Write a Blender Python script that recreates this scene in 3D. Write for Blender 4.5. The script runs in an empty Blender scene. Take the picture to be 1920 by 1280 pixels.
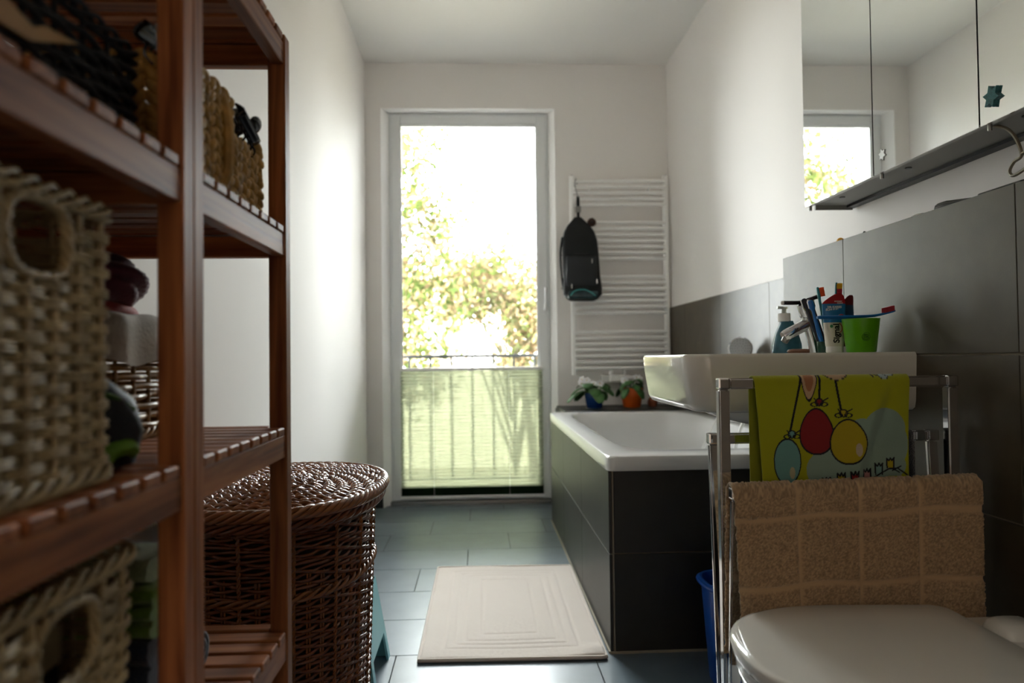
import bpy, bmesh, math, random
import numpy as np
from mathutils import Vector, Matrix
random.seed(7); rng = np.random.default_rng(7)
PI = math.pi
scene = bpy.context.scene
COL = scene.collection

# ------------------------------------------------------------------ camera, world, light, exposure
cam_d = bpy.data.cameras.new('camera'); cam = bpy.data.objects.new('camera', cam_d); COL.objects.link(cam)
cam_d.sensor_width = 36.0; cam_d.lens = 1349.66 / 1920 * 36; cam_d.clip_start = 0.02; cam_d.clip_end = 300
_R = Vector((0.99890457, -0.04523287, -0.01198543)); _U = Vector((0.01099456, -0.02209154, 0.9996955)); _F = Vector((0.04548387, 0.99873217, 0.02157002))
_m = Matrix.Identity(4)
for i in range(3):
    _m[i][0] = _R[i]; _m[i][1] = _U[i]; _m[i][2] = -_F[i]
_m[2][3] = 0.9052
cam.matrix_world = _m
cam_d.dof.use_dof = True; cam_d.dof.focus_distance = 1.55; cam_d.dof.aperture_fstop = 3.2
scene.camera = cam

SKY = 13.0
w = bpy.data.worlds.new('World'); scene.world = w; w.use_nodes = True
bg = w.node_tree.nodes['Background']; bg.inputs[0].default_value = (0.955, 0.98, 1.0, 1); bg.inputs[1].default_value = SKY
sun_d = bpy.data.lights.new('sun', 'SUN'); sun_d.energy = 2.5; sun_d.angle = 0.01; sun_d.color = (1.0, 0.93, 0.8)
sun = bpy.data.objects.new('sun', sun_d); COL.objects.link(sun)
sun.rotation_euler = Vector((-0.35, 0.62, -0.95)).to_track_quat('-Z', 'Y').to_euler(); sun.location = (0, 0, 12)
port_d = bpy.data.lights.new('door_portal', 'AREA'); port_d.shape = 'RECTANGLE'; port_d.size = 0.90; port_d.size_y = 2.35
port_d.cycles.is_portal = True
port = bpy.data.objects.new('door_portal', port_d); COL.objects.link(port)
port.location = (-0.05, 4.62, 1.2); port.rotation_euler = (-PI / 2, 0, 0)
vs = scene.view_settings
vs.view_transform = 'Standard'; vs.look = 'None'; vs.gamma = 1.0; vs.exposure = 1.6; vs.use_curve_mapping = False
scene.cycles.max_bounces = 14; scene.cycles.diffuse_bounces = 8; scene.cycles.glossy_bounces = 6
scene.cycles.transmission_bounces = 8; scene.cycles.transparent_max_bounces = 16
scene.cycles.use_denoising = True; scene.cycles.sample_clamp_indirect = 8

# ------------------------------------------------------------------ helpers
def lin(h):
    h = h.lstrip('#'); o = []
    for i in (0, 2, 4):
        c = int(h[i:i + 2], 16) / 255; o.append(c / 12.92 if c <= 0.04045 else ((c + 0.055) / 1.055) ** 2.4)
    return tuple(o)

def mat(name, col, rough=0.5, metal=0.0, spec=0.5, bump=0.0, bscale=60, var=0.0, vscale=8, objrand=0.0, sheen=0.0, trans=0.0, coat=0.0, attr=None):
    if isinstance(col, str): col = lin(col)
    m = bpy.data.materials.new(name); m.use_nodes = True
    nt = m.node_tree; N = nt.nodes; L = nt.links; b = N['Principled BSDF']
    b.inputs['Base Color'].default_value = (*col, 1); b.inputs['Roughness'].default_value = rough
    b.inputs['Metallic'].default_value = metal; b.inputs['Specular IOR Level'].default_value = spec
    if sheen: b.inputs['Sheen Weight'].default_value = sheen
    if trans: b.inputs['Transmission Weight'].default_value = trans
    if coat: b.inputs['Coat Weight'].default_value = coat
    src = None
    if attr:
        a = N.new('ShaderNodeAttribute'); a.attribute_name = attr; src = a.outputs['Color']
    if var or bump:
        tc = N.new('ShaderNodeTexCoord')
    if var or objrand:
        if src is None:
            rgb = N.new('ShaderNodeRGB'); rgb.outputs[0].default_value = (*col, 1); src = rgb.outputs[0]
        hv = N.new('ShaderNodeHueSaturation'); L.new(src, hv.inputs['Color'])
        val = None
        if var:
            n = N.new('ShaderNodeTexNoise'); n.inputs['Scale'].default_value = vscale; n.inputs['Detail'].default_value = 5
            L.new(tc.outputs['Object'], n.inputs['Vector'])
            mr = N.new('ShaderNodeMapRange'); mr.inputs[1].default_value = 0.25; mr.inputs[2].default_value = 0.75
            mr.inputs[3].default_value = 1 - var; mr.inputs[4].default_value = 1 + var
            L.new(n.outputs['Fac'], mr.inputs[0]); val = mr.outputs[0]
        if objrand:
            oi = N.new('ShaderNodeObjectInfo'); mr2 = N.new('ShaderNodeMapRange')
            mr2.inputs[3].default_value = 1 - objrand; mr2.inputs[4].default_value = 1 + objrand
            L.new(oi.outputs['Random'], mr2.inputs[0])
            if val is None: val = mr2.outputs[0]
            else:
                mu = N.new('ShaderNodeMath'); mu.operation = 'MULTIPLY'; L.new(val, mu.inputs[0]); L.new(mr2.outputs[0], mu.inputs[1]); val = mu.outputs[0]
        L.new(val, hv.inputs['Value']); src = hv.outputs['Color']
    if src is not None: L.new(src, b.inputs['Base Color'])
    if bump:
        n2 = N.new('ShaderNodeTexNoise'); n2.inputs['Scale'].default_value = bscale; n2.inputs['Detail'].default_value = 3
        L.new(tc.outputs['Object'], n2.inputs['Vector'])
        bp = N.new('ShaderNodeBump'); bp.inputs['Strength'].default_value = bump; bp.inputs['Distance'].default_value = 0.004
        L.new(n2.outputs['Fac'], bp.inputs['Height']); L.new(bp.outputs[0], b.inputs['Normal'])
    return m

def wood(name, axis, dark, light, rough=0.5):
    m = bpy.data.materials.new(name); m.use_nodes = True
    nt = m.node_tree; N = nt.nodes; L = nt.links; b = N['Principled BSDF']
    tc = N.new('ShaderNodeTexCoord'); oi = N.new('ShaderNodeObjectInfo')
    mp = N.new('ShaderNodeMapping'); sc = [70, 70, 70]; sc['xyz'.index(axis)] = 4.0; mp.inputs['Scale'].default_value = sc
    ml = N.new('ShaderNodeVectorMath'); ml.operation = 'SCALE'; ml.inputs['Scale'].default_value = 3.0
    cv = N.new('ShaderNodeCombineXYZ')
    for k in range(3): L.new(oi.outputs['Random'], cv.inputs[k])
    L.new(cv.outputs[0], ml.inputs[0])
    ad = N.new('ShaderNodeVectorMath'); ad.operation = 'ADD'
    L.new(tc.outputs['Object'], ad.inputs[0]); L.new(ml.outputs[0], ad.inputs[1]); L.new(ad.outputs[0], mp.inputs['Vector'])
    n = N.new('ShaderNodeTexNoise'); n.inputs['Scale'].default_value = 1.0; n.inputs['Detail'].default_value = 6; n.inputs['Distortion'].default_value = 0.6
    L.new(mp.outputs[0], n.inputs['Vector'])
    cr = N.new('ShaderNodeValToRGB'); cr.color_ramp.elements[0].position = 0.3; cr.color_ramp.elements[1].position = 0.72
    cr.color_ramp.elements[0].color = (*dark, 1); cr.color_ramp.elements[1].color = (*light, 1)
    L.new(n.outputs['Fac'], cr.inputs[0])
    hv = N.new('ShaderNodeHueSaturation'); mr = N.new('ShaderNodeMapRange'); mr.inputs[3].default_value = 0.75; mr.inputs[4].default_value = 1.25
    L.new(oi.outputs['Random'], mr.inputs[0]); L.new(mr.outputs[0], hv.inputs['Value']); L.new(cr.outputs[0], hv.inputs['Color'])
    L.new(hv.outputs[0], b.inputs['Base Color']); b.inputs['Roughness'].default_value = rough; b.inputs['Specular IOR Level'].default_value = 0.12
    bp = N.new('ShaderNodeBump'); bp.inputs['Strength'].default_value = 0.15; bp.inputs['Distance'].default_value = 0.002
    L.new(n.outputs['Fac'], bp.inputs['Height']); L.new(bp.outputs[0], b.inputs['Normal'])
    return m

def tag(o, label=None, cat=None, group=None, kind=None):
    if label: o['label'] = label
    if cat: o['category'] = cat
    if group: o['group'] = group
    if kind: o['kind'] = kind
    return o

def empty(name, loc, label=None, cat=None, group=None, kind=None):
    o = bpy.data.objects.new(name, None); COL.objects.link(o); o.location = loc; o.empty_display_size = 0.05
    return tag(o, label, cat, group, kind)

def worg(parent):
    v = Vector((0, 0, 0)); p = parent
    while p is not None: v += p.location; p = p.parent
    return v

def obj_from(name, me, m, parent=None, loc=None):
    o = bpy.data.objects.new(name, me); COL.objects.link(o)
    if m is not None and len(me.materials) == 0: me.materials.append(m)
    if parent is not None: o.parent = parent
    if loc is not None: o.location = loc
    return o

_cache = {}
def cbox(name, x0, x1, y0, y1, z0, z1, m, parent=None, bevel=0.0):
    """bevelled box; alike boxes share one mesh"""
    dx, dy, dz = abs(x1 - x0), abs(y1 - y0), abs(z1 - z0)
    key = (round(dx, 4), round(dy, 4), round(dz, 4), m.name if m else '', round(bevel, 4))
    me = _cache.get(key)
    if me is None:
        bm = bmesh.new(); bmesh.ops.create_cube(bm, size=1.0)
        bmesh.ops.scale(bm, vec=(dx, dy, dz), verts=bm.verts)
        if bevel: bmesh.ops.bevel(bm, geom=bm.edges[:], offset=min(bevel, dx * .45, dy * .45, dz * .45), segments=1 if bevel < .002 else 2, affect='EDGES', profile=0.6)
        me = bpy.data.meshes.new(name); bm.to_mesh(me); bm.free(); me.materials.append(m); _cache[key] = me
    c = Vector(((x0 + x1) / 2, (y0 + y1) / 2, (z0 + z1) / 2))
    if parent is not None: c = c - worg(parent)
    return obj_from(name, me, m, parent, c)

class MB:
    def __init__(s): s.v = []; s.f = []; s.n = 0; s.col = []
    def add(s, verts, faces, col=None):
        verts = np.asarray(verts, float).reshape(-1, 3)
        s.v.append(verts); n = s.n
        s.f.extend([tuple(i + n for i in f) for f in faces]); s.n += len(verts)
        if col is not None: s.col.append(np.tile(np.array([*col, 1.0]), (len(verts), 1)))
        return s
    def box(s, x0, x1, y0, y1, z0, z1, M=None, col=None):
        v = np.array([(x, y, z) for z in (z0, z1) for y in (y0, y1) for x in (x0, x1)], float)
        if M is not None: v = np.array([M @ Vector(p) for p in v])
        return s.add(v, [(0, 2, 3, 1), (4, 5, 7, 6), (0, 1, 5, 4), (2, 6, 7, 3), (0, 4, 6, 2), (1, 3, 7, 5)], col)
    def tube(s, pts, r, sides=6, closed=False, ref=None, caps=True, col=None):
        P = np.asarray(pts, float); n = len(P)
        T = (np.roll(P, -1, 0) - np.roll(P, 1, 0)) if closed else np.gradient(P, axis=0)
        T /= np.linalg.norm(T, axis=1)[:, None] + 1e-12
        if ref is not None:
            A = np.cross(T, np.array(ref, float)); A /= np.linalg.norm(A, axis=1)[:, None] + 1e-12
        else:
            A = np.zeros_like(P); a = np.cross(T[0], (0, 0, 1)) if abs(T[0][2]) < .9 else np.cross(T[0], (1, 0, 0))
            a = a / np.linalg.norm(a)
            for i in range(n):
                a = a - T[i] * a.dot(T[i]); a = a / (np.linalg.norm(a) + 1e-12); A[i] = a
        B = np.cross(T, A); R = np.broadcast_to(np.asarray(r, float), (n,))
        th = np.arange(sides) * 2 * PI / sides
        V = P[:, None, :] + R[:, None, None] * (np.cos(th)[None, :, None] * A[:, None, :] + np.sin(th)[None, :, None] * B[:, None, :])
        F = []; m = n if closed else n - 1
        for i in range(m):
            a0 = i * sides; b0 = ((i + 1) % n) * sides
            for j in range(sides):
                k = (j + 1) % sides; F.append((a0 + j, a0 + k, b0 + k, b0 + j))
        if caps and not closed:
            F.append(tuple(range(sides - 1, -1, -1))); F.append(tuple((n - 1) * sides + j for j in range(sides)))
        return s.add(V.reshape(-1, 3), F, col)
    def loft(s, rings, cap0=True, cap1=True, col=None):
        n = len(rings[0]); V = np.concatenate([np.asarray(r, float) for r in rings]); F = []
        for i in range(len(rings) - 1):
            for j in range(n):
                k = (j + 1) % n; F.append((i * n + j, i * n + k, (i + 1) * n + k, (i + 1) * n + j))
        if cap0: F.append(tuple(range(n - 1, -1, -1)))
        if cap1: F.append(tuple((len(rings) - 1) * n + j for j in range(n)))
        return s.add(V, F, col)
    def lathe(s, prof, c=(0, 0, 0), seg=24, M=None, cap0=True, cap1=True, col=None):
        th = np.arange(seg) * 2 * PI / seg; rings = []
        for r, z in prof:
            q = np.stack([r * np.cos(th), r * np.sin(th), np.full(seg, z)], 1)
            if M is not None: q = np.array([M @ Vector(p) for p in q])
            rings.append(q + np.array(c))
        return s.loft(rings, cap0, cap1, col)
    def ellipsoid(s, c, rad, M=None, nu=8, nv=6, col=None):
        rings = []
        for i in range(nv + 1):
            ph = -PI / 2 + PI * i / nv; rr = max(math.cos(ph), 0.02)
            th = np.arange(nu) * 2 * PI / nu
            q = np.stack([rad[0] * rr * np.cos(th), rad[1] * rr * np.sin(th), np.full(nu, rad[2] * math.sin(ph))], 1)
            if M is not None: q = q @ np.array(M.to_3x3()).T
            rings.append(q + np.array(c))
        return s.loft(rings, True, True, col)
    def build(s, name, m, parent=None, smooth=True, angle=40, origin=None):
        V = np.concatenate(s.v)
        o3 = worg(parent) if parent is not None else (Vector(origin) if origin is not None else Vector((0, 0, 0)))
        V = V - np.array(o3)
        me = bpy.data.meshes.new(name); me.from_pydata(V.tolist(), [], s.f)
        if s.col:
            C = np.concatenate(s.col); at = me.color_attributes.new('Col', 'FLOAT_COLOR', 'POINT'); at.data.foreach_set('color', C.ravel())
        if smooth:
            me.polygons.foreach_set('use_smooth', [True] * len(me.polygons)); me.set_sharp_from_angle(angle=math.radians(angle))
        me.update()
        o = obj_from(name, me, m, parent)
        if parent is None and origin is not None: o.location = origin
        return o

def superring(cx, cy, a, b, z, n=48, p=2.5, rot=0):
    th = np.arange(n) * 2 * PI / n; c, s_ = np.cos(th), np.sin(th)
    x = a * np.sign(c) * np.abs(c) ** (2 / p); y = b * np.sign(s_) * np.abs(s_) ** (2 / p)
    if rot: x, y = x * math.cos(rot) - y * math.sin(rot), x * math.sin(rot) + y * math.cos(rot)
    return np.stack([cx + x, cy + y, np.full(n, z) if np.isscalar(z) else z], 1)

def resample(P, n, closed=True):
    P = np.asarray(P, float); Q = np.vstack([P, P[:1]]) if closed else P
    d = np.r_[0, np.cumsum(np.linalg.norm(np.diff(Q, axis=0), axis=1))]
    t = np.linspace(0, d[-1], n, endpoint=not closed)
    return np.stack([np.interp(t, d, Q[:, k]) for k in range(Q.shape[1])], 1)

def bez(pts, n=24):
    """smooth Catmull-Rom through points"""
    P = [np.array(p, float) for p in pts]; P = [2 * P[0] - P[1]] + P + [2 * P[-1] - P[-2]]; out = []
    for i in range(1, len(P) - 2):
        for t in np.linspace(0, 1, n, endpoint=False):
            a, b, c, d = P[i - 1:i + 3]
            out.append(0.5 * ((2 * b) + (c - a) * t + (2 * a - 5 * b + 4 * c - d) * t * t + (3 * b - a - 3 * c + d) * t ** 3))
    out.append(P[-2]); return np.array(out)

def text_mesh(body, size, extrude=0.0003, offset=0.0):
    cu = bpy.data.curves.new('txt', 'FONT'); cu.body = body; cu.size = size; cu.extrude = extrude; cu.offset = offset
    cu.align_x = 'CENTER'; cu.align_y = 'CENTER'; cu.resolution_u = 3
    t = bpy.data.objects.new('txt', cu); COL.objects.link(t); bpy.context.view_layer.update()
    me = bpy.data.meshes.new_from_object(t.evaluated_get(bpy.context.evaluated_depsgraph_get()))
    bpy.data.objects.remove(t); bpy.data.curves.remove(cu)
    return me

# ------------------------------------------------------------------ materials
M_wall = mat('white_paint', '#ece8e5', 0.75, bump=0.03, bscale=300, spec=0.3)
M_ceil = mat('ceiling_paint', '#e6e4e1', 0.8, spec=0.3)
M_tile = mat('slate_tile', '#2a2926', 0.42, bump=0.05, bscale=500, var=0.18, vscale=14, objrand=0.06)
M_ftile = mat('floor_tile', '#5c6973', 0.30, bump=0.05, bscale=400, var=0.14, vscale=9, objrand=0.05)
M_tile_lit = mat('slate_tile_lit', '#484030', 0.42, bump=0.05, bscale=500, var=0.2, vscale=14, objrand=0.05)  # same tile as the tub surround, window glow on the wall painted in lighter
M_grout = mat('pale_grout', '#a39a88', 0.85, bump=0.1, bscale=300)
M_fgrout = mat('floor_grout', '#2f3133', 0.9)
M_pvc = mat('white_pvc', '#e2e4e5', 0.35)
M_white = mat('white_enamel', '#f3f2f0', 0.3)
M_ceramic = mat('white_ceramic', '#e2e0da', 0.08, coat=0.3)
M_acryl = mat('tub_acrylic', '#e6e6e6', 0.12)
M_chrome = mat('chrome', '#d8d8da', 0.07, metal=1.0)
M_steel = mat('brushed_metal', '#9a9a98', 0.3, metal=1.0)
M_dark = mat('dark_plastic', '#15171a', 0.4)
WD, WL = lin('#683821'), lin('#a8693f')
W_x, W_y, W_z = wood('acacia_x', 'x', WD, WL), wood('acacia_y', 'y', WD, WL), wood('acacia_z', 'z', WD, WL)
M_wick = mat('pale_wicker', '#a8946c', 0.45, var=0.3, vscale=25, objrand=0.1)
M_wickb = mat('honey_wicker', '#9a7442', 0.4, var=0.3, vscale=25)
M_hamp = mat('brown_wicker', '#6b3a1e', 0.28, var=0.35, vscale=22)
M_hamp2 = mat('brown_wicker_light', '#82502c', 0.26, var=0.3, vscale=22)
M_hyac = mat('hyacinth', '#a9823f', 0.6, var=0.4, vscale=60)
M_black = mat('black_fabric', '#0a0b0e', 0.8, bump=0.2, bscale=400)
M_glossblk = mat('black_gloss', '#0c0d10', 0.2)
M_mirror = mat('mirror', '#e8ebea', 0.0, metal=1.0)
M_alu = mat('cabinet_grey', '#8b8b86', 0.45)
M_soil = mat('soil', '#1d140d', 0.9)

def mat_glass(name):
    m = bpy.data.materials.new(name); m.use_nodes = True; nt = m.node_tree; N = nt.nodes; L = nt.links
    N.remove(N['Principled BSDF']); out = N['Material Output']
    t = N.new('ShaderNodeBsdfTransparent'); t.inputs[0].default_value = (0.95, 0.97, 0.96, 1)
    g = N.new('ShaderNodeBsdfGlossy'); g.inputs['Roughness'].default_value = 0.0
    f = N.new('ShaderNodeFresnel'); f.inputs[0].default_value = 1.45
    x = N.new('ShaderNodeMixShader'); L.new(f.outputs[0], x.inputs[0]); L.new(t.outputs[0], x.inputs[1]); L.new(g.outputs[0], x.inputs[2])
    L.new(x.outputs[0], out.inputs[0]); return m
M_glass = mat_glass('pane_glass')

def mat_fabric_trans(name, col, tcol, see, k=0.55):
    m = bpy.data.materials.new(name); m.use_nodes = True; nt = m.node_tree; N = nt.nodes; L = nt.links
    N.remove(N['Principled BSDF']); out = N['Material Output']
    d = N.new('ShaderNodeBsdfDiffuse'); d.inputs[0].default_value = (*col, 1)
    tl = N.new('ShaderNodeBsdfTranslucent'); tl.inputs[0].default_value = (*tcol, 1)
    tr = N.new('ShaderNodeBsdfTransparent'); tr.inputs[0].default_value = (*tcol, 1)
    a = N.new('ShaderNodeMixShader'); a.inputs[0].default_value = k; L.new(d.outputs[0], a.inputs[1]); L.new(tl.outputs[0], a.inputs[2])
    b = N.new('ShaderNodeMixShader'); b.inputs[0].default_value = see; L.new(a.outputs[0], b.inputs[1]); L.new(tr.outputs[0], b.inputs[2])
    L.new(b.outputs[0], out.inputs[0]); return m
M_blind = mat_fabric_trans('green_blind_fabric', (0.60, 0.64, 0.50), (0.200, 0.215, 0.150), 0.16, 0.6)
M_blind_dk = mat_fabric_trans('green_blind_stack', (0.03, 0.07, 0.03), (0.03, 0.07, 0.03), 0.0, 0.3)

# ------------------------------------------------------------------ room shell
XL, XR, XP, YF, YB, ZC = -0.685, 1.185, 0.944, 4.415, -1.1, 2.72
YE = 2.188
def struct(o): o['kind'] = 'structure'; return o
fl = struct(cbox('floor', XL - .2, XR + .2, YB - .2, YF + .05, -0.2, -0.003, M_fgrout))
Y0 = 2.2284
for k in range(-11, 8):
    ya, yb = Y0 + .3 * k, min(Y0 + .3 * (k + 1), YF + .05)
    if yb - ya < .02: continue
    off = -0.2627 + 0.2 * ((k - 2) % 3)
    x = off - 0.6 * math.ceil((off - XL) / .6)
    while x < XR:
        xa, xb = max(x, XL), min(x + .6, XR)
        if xb - xa > .01:
            cbox('tile', xa + .0014, xb - .0014, max(ya, YB) + .0014, yb - .0014, -0.010, 0.0, M_ftile, fl, .0008)
        x += .6
struct(cbox('ceiling', XL - .2, XR + .2, YB - .2, YF + .2, ZC, ZC + .2, M_ceil))
struct(cbox('wall_left', XL - .2, XL, YB - .2, YF + .2, -.2, ZC, M_wall))
wr = struct(cbox('wall_right', XR, XR + .2, YB - .2, YF + .2, -.2, ZC, M_wall))
mb = MB(); mb.box(XL, -.40, YB - .12, YB, -.2, ZC); mb.box(.55, XR, YB - .12, YB, -.2, ZC); mb.box(-.40, .55, YB - .12, YB, 2.06, ZC)
struct(mb.build('wall_back', M_wall, smooth=False))
# unseen doorway, hall and lamp added behind the camera as fill for near objects
HB = YB - 1.9
M_hall = mat('hall_paint', '#efe9e2', .8); M_hfl = mat('hall_floor', '#d8c6ae', .5)
struct(cbox('floor_hall', XL - .9, XR + .9, HB, YB - .2, -.2, -.003, M_hfl)); struct(cbox('ceiling_hall', XL - .9, XR + .9, HB, YB - .12, ZC, ZC + .2, M_hall))
struct(cbox('wall_hall_back', XL - .9, XR + .9, HB - .1, HB, -.2, ZC + .2, M_hall))
for nm, xa in (('wall_hall_left', XL - 1.0), ('wall_hall_right', XR + .9)): struct(cbox(nm, xa, xa + .1, HB, YB - .12, -.2, ZC + .2, M_hall))
for nm, xa, xb in (('wall_hall_front_left', XL - .9, XL), ('wall_hall_front_right', XR, XR + .9)): struct(cbox(nm, xa, xb, YB - .22, YB - .12, -.2, ZC + .2, M_hall))
mb = MB()
for xa in (-.46, .55): mb.box(xa, xa + .06, YB - .14, YB + .012, 0, 2.06)
mb.box(-.46, .61, YB - .14, YB + .012, 2.06, 2.12)
struct(mb.build('trim_3', M_hall, smooth=False))
hl = empty('hall_fill_lamp', (.1, YB - 1.0, ZC), 'round white lamp added in the unseen hall to fill near objects', 'lamp')
mb = MB(); mb.lathe([(.02, 0), (.19, -.002), (.19, -.02), (.17, -.022)], (.1, YB - 1.0, ZC), 32); mb.build('base', M_hall, hl)
hl_d = bpy.data.lights.new('hall_fill_light', 'AREA'); hl_d.shape = 'DISK'; hl_d.size = .34; hl_d.energy = 9; hl_d.color = (1.0, .96, .91)  # added fill light, brightens what stands near the camera
hlo = bpy.data.objects.new('hall_fill_light', hl_d); COL.objects.link(hlo); hlo.location = (.1, YB - 1.0, ZC - .03)
# far wall with the door opening (splayed reveals)
OX0, OX1, OZ = -0.591, 0.483, 2.441
mb = MB()
mb.box(XL, XR, YF, YF + .30, OZ, ZC)
for (a, b, c) in ((XL, OX0, -0.553), (XR, OX1, 0.449)):
    q = [(a, YF), (b, YF), (c, YF + .09), (c, YF + .30), (a, YF + .30)]
    lo = [(x, y, -.2) for x, y in q]; hi = [(x, y, OZ) for x, y in q]
    if a > b: lo.reverse(); hi.reverse()
    mb.loft([np.array(lo), np.array(hi)])
mb.box(XL, XR, YF + .05, YF + .30, -.2, -.004)
wf = struct(mb.build('wall_far', M_wall, smooth=False))
M_lining = mat('white_lining', '#fbf9f8', .5)
mb = MB()
for b_, c_, sg in ((OX0, -.553, 1), (OX1, .449, -1)):
    q = [(b_, YF - .002), (b_ + sg * .003, YF - .002), (c_ + sg * .003, YF + .088), (c_, YF + .088)]
    if sg < 0: q.reverse()
    mb.loft([np.array([(x, y, .0) for x, y in q]), np.array([(x, y, OZ - .003) for x, y in q])])
mb.box(OX0, OX1, YF - .002, YF + .088, OZ - .003, OZ)
struct(mb.build('trim_4', M_lining, smooth=False))
# pale grout bed + tiles on the right wall above the tub
gb = cbox('grout_bed', XR - .004, XR + .002, YE, YF, 0, 1.198, M_grout, wr); gb['kind'] = 'structure'
ys = [YE, 2.866, 3.466, 4.066, YF]
for zi in range(4):
    for a, b in zip(ys[:-1], ys[1:]):
        cbox('tile', XR - .008, XR, a + .001, b - .001, .3 * zi + .002, .3 * (zi + 1) - .002, M_tile_lit, wr, .0008)
# projecting installation wall
wp = struct(cbox('wall_installation', XP + .006, XR + .01, YB, YE - .006, -.05, 1.192, M_grout))
ys = [YB, -.581, .019, .619, 1.219, 1.819, YE]
for zi in range(4):
    for a, b in zip(ys[:-1], ys[1:]):
        cbox('tile', XP, XP + .010, a + .0008, b - .0008, .3 * zi + .002, .3 * (zi + 1) - .0022 + (.0022 if zi == 3 else 0), M_tile_lit, wp, .0008)
for a, b in zip(ys[:-1], ys[1:]):
    cbox('tile', XP + .011, XR, a + .0008, b - .0008, 1.190, 1.2, M_tile_lit, wp, .0008)
for zi in range(4):
    cbox('tile', XP + .011, XR - .009, YE - .008, YE, .3 * zi + .002, .3 * (zi + 1) - .002, M_tile_lit, wp, .0008)
struct(cbox('baseboard_left', XL, XL + .010, YB, YF, 0, .075, M_tile, None, .002))
struct(cbox('baseboard_far', XL + .010, OX0, YF - .010, YF, 0, .075, M_tile, None, .002))

# ------------------------------------------------------------------ balcony door (structure)
dr = struct(empty('door_1', (-.052, 4.53, 0)))
dr['label'] = 'white glazed balcony door in the end wall'
DX0, DX1, DZ = -0.553, 0.449, 2.441
def frame(name, x0, x1, z0, z1, wl, wr_, wt, wb, y0, y1, m, parent, bevel=.003):
    mb = MB()
    mb.box(x0, x0 + wl, y0, y1, z0, z1); mb.box(x1 - wr_, x1, y0, y1, z0, z1)
    mb.box(x0 + wl, x1 - wr_, y0, y1, z1 - wt, z1); mb.box(x0 + wl, x1 - wr_, y0, y1, z0, z0 + wb)
    o = mb.build(name, m, parent, smooth=False)
    bv = o.modifiers.new('b', 'BEVEL'); bv.width = bevel; bv.segments = 2; return o
frame('door_frame', DX0, DX1, 0.0, DZ, .024, .024, .020, .030, 4.505, 4.585, M_pvc, dr)
frame('sash', DX0 + .016, DX1 - .016, .024, DZ - .012, .0545, .0605, .066, .075, 4.490, 4.555, M_pvc, dr, .006)
frame('glazing_bead', DX0 + .068, DX1 - .074, .097, DZ - .076, .012, .012, .012, .012, 4.494, 4.506, M_pvc, dr, .003)
cbox('pane', DX0 + .068, DX1 - .074, 4.506, 4.512, .097, DZ - .076, M_glass, dr)
cbox('threshold', DX0, DX1, 4.470, 4.505, 0.0, .022, M_steel, dr, .003)
hb = cbox('handle_plate', .404, .432, 4.480, 4.490, 1.165, 1.235, M_pvc, dr, .004)
mb = MB(); mb.tube([(.418, 4.482, 1.20), (.418, 4.446, 1.20), (.418, 4.440, 1.21), (.418, 4.440, 1.335)], .0105, 12); mb.build('handle', mat('satin_handle', '#d8d8d8', .4, metal=.5), dr)
for x in (-.486, .377):
    mb = MB(); mb.lathe([(.0, .0), (.016, .002), (.012, .012), (.004, .020), (.0, .021)], (x, 4.502, DZ - .021), 12); mb.build('hinge_cap', M_pvc, dr)

# ------------------------------------------------------------------ pleated blind
bl = empty('pleated_blind', (-.05, 4.47, .045), 'pale green pleated blind covering the lower half of the balcony door', 'blind')
bx0, bx1 = -.487, .390
mb = MB(); npl = 33; zt, zb = .826, .108; V = []; F = []
for i in range(2 * npl + 1):
    z = zt + (zb - zt) * i / (2 * npl); y = 4.470 + (.0075 if i % 2 else -.0075)
    V += [(bx0, y, z), (bx1, y, z)]
    if i: F.append((2 * i - 2, 2 * i - 1, 2 * i + 1, 2 * i))
mb.add(V, F); mb.build('pleated_fabric', M_blind, bl, smooth=False)
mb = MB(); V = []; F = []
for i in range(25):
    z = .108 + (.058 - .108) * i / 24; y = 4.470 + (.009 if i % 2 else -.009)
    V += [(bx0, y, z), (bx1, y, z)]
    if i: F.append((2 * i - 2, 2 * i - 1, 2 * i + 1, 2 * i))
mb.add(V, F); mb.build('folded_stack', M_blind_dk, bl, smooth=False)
cbox('top_rail', bx0 - .004, bx1 + .004, 4.460, 4.481, .826, .844, M_white, bl, .003)
cbox('bottom_rail', bx0 - .004, bx1 + .004, 4.458, 4.482, .040, .058, M_white, bl, .003)
cbox('rail_grip', -.075, -.045, 4.452, 4.460, .822, .832, M_white, bl, .002)
cbox('rail_grip', -.070, -.040, 4.450, 4.458, .046, .054, M_white, bl, .002)
for x in (-.285, .18):
    mb = MB(); mb.tube([(x, 4.458, .835), (x, 4.458, .05)], .0008, 4); mb.build('cord', M_white, bl)

# ------------------------------------------------------------------ outside
M_rail = mat('railing_paint', '#23272a', 0.5, metal=0.3)
rl = empty('balcony_railing', (-.05, 4.78, .02), 'dark metal balcony railing outside the glazed door', 'railing')
cbox('top_bar', -.80, .72, 4.765, 4.795, .905, .924, M_rail, rl, .002)
cbox('bottom_bar', -.80, .72, 4.770, 4.790, .10, .112, M_rail, rl, .002)
for k in range(-2, 9):
    cbox('baluster', -.462 + .138 * k - .007, -.462 + .138 * k + .007, 4.773, 4.787, .10, .914, M_rail, rl, .001)
for x in (-.80, .70):
    cbox('bracket', x, x + .02, 4.715, 4.79, .10, .13, M_rail, rl, .001); cbox('bracket', x, x + .02, 4.715, 4.79, .86, .89, M_rail, rl, .001)
M_lawn = mat('gravel', '#8a8578', 0.9, var=0.2, vscale=2)
struct(cbox('ground', -40, 40, 4.9, 60, -3.4, -3.2, M_lawn))
M_plaster = mat('pale_plaster', '#e9e3d8', 0.9); M_gut = mat('gutter', '#9b958c', 0.6)
hs = empty('house', (3, 30, -3.2), 'pale plastered house beyond the garden trees', 'building')
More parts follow.
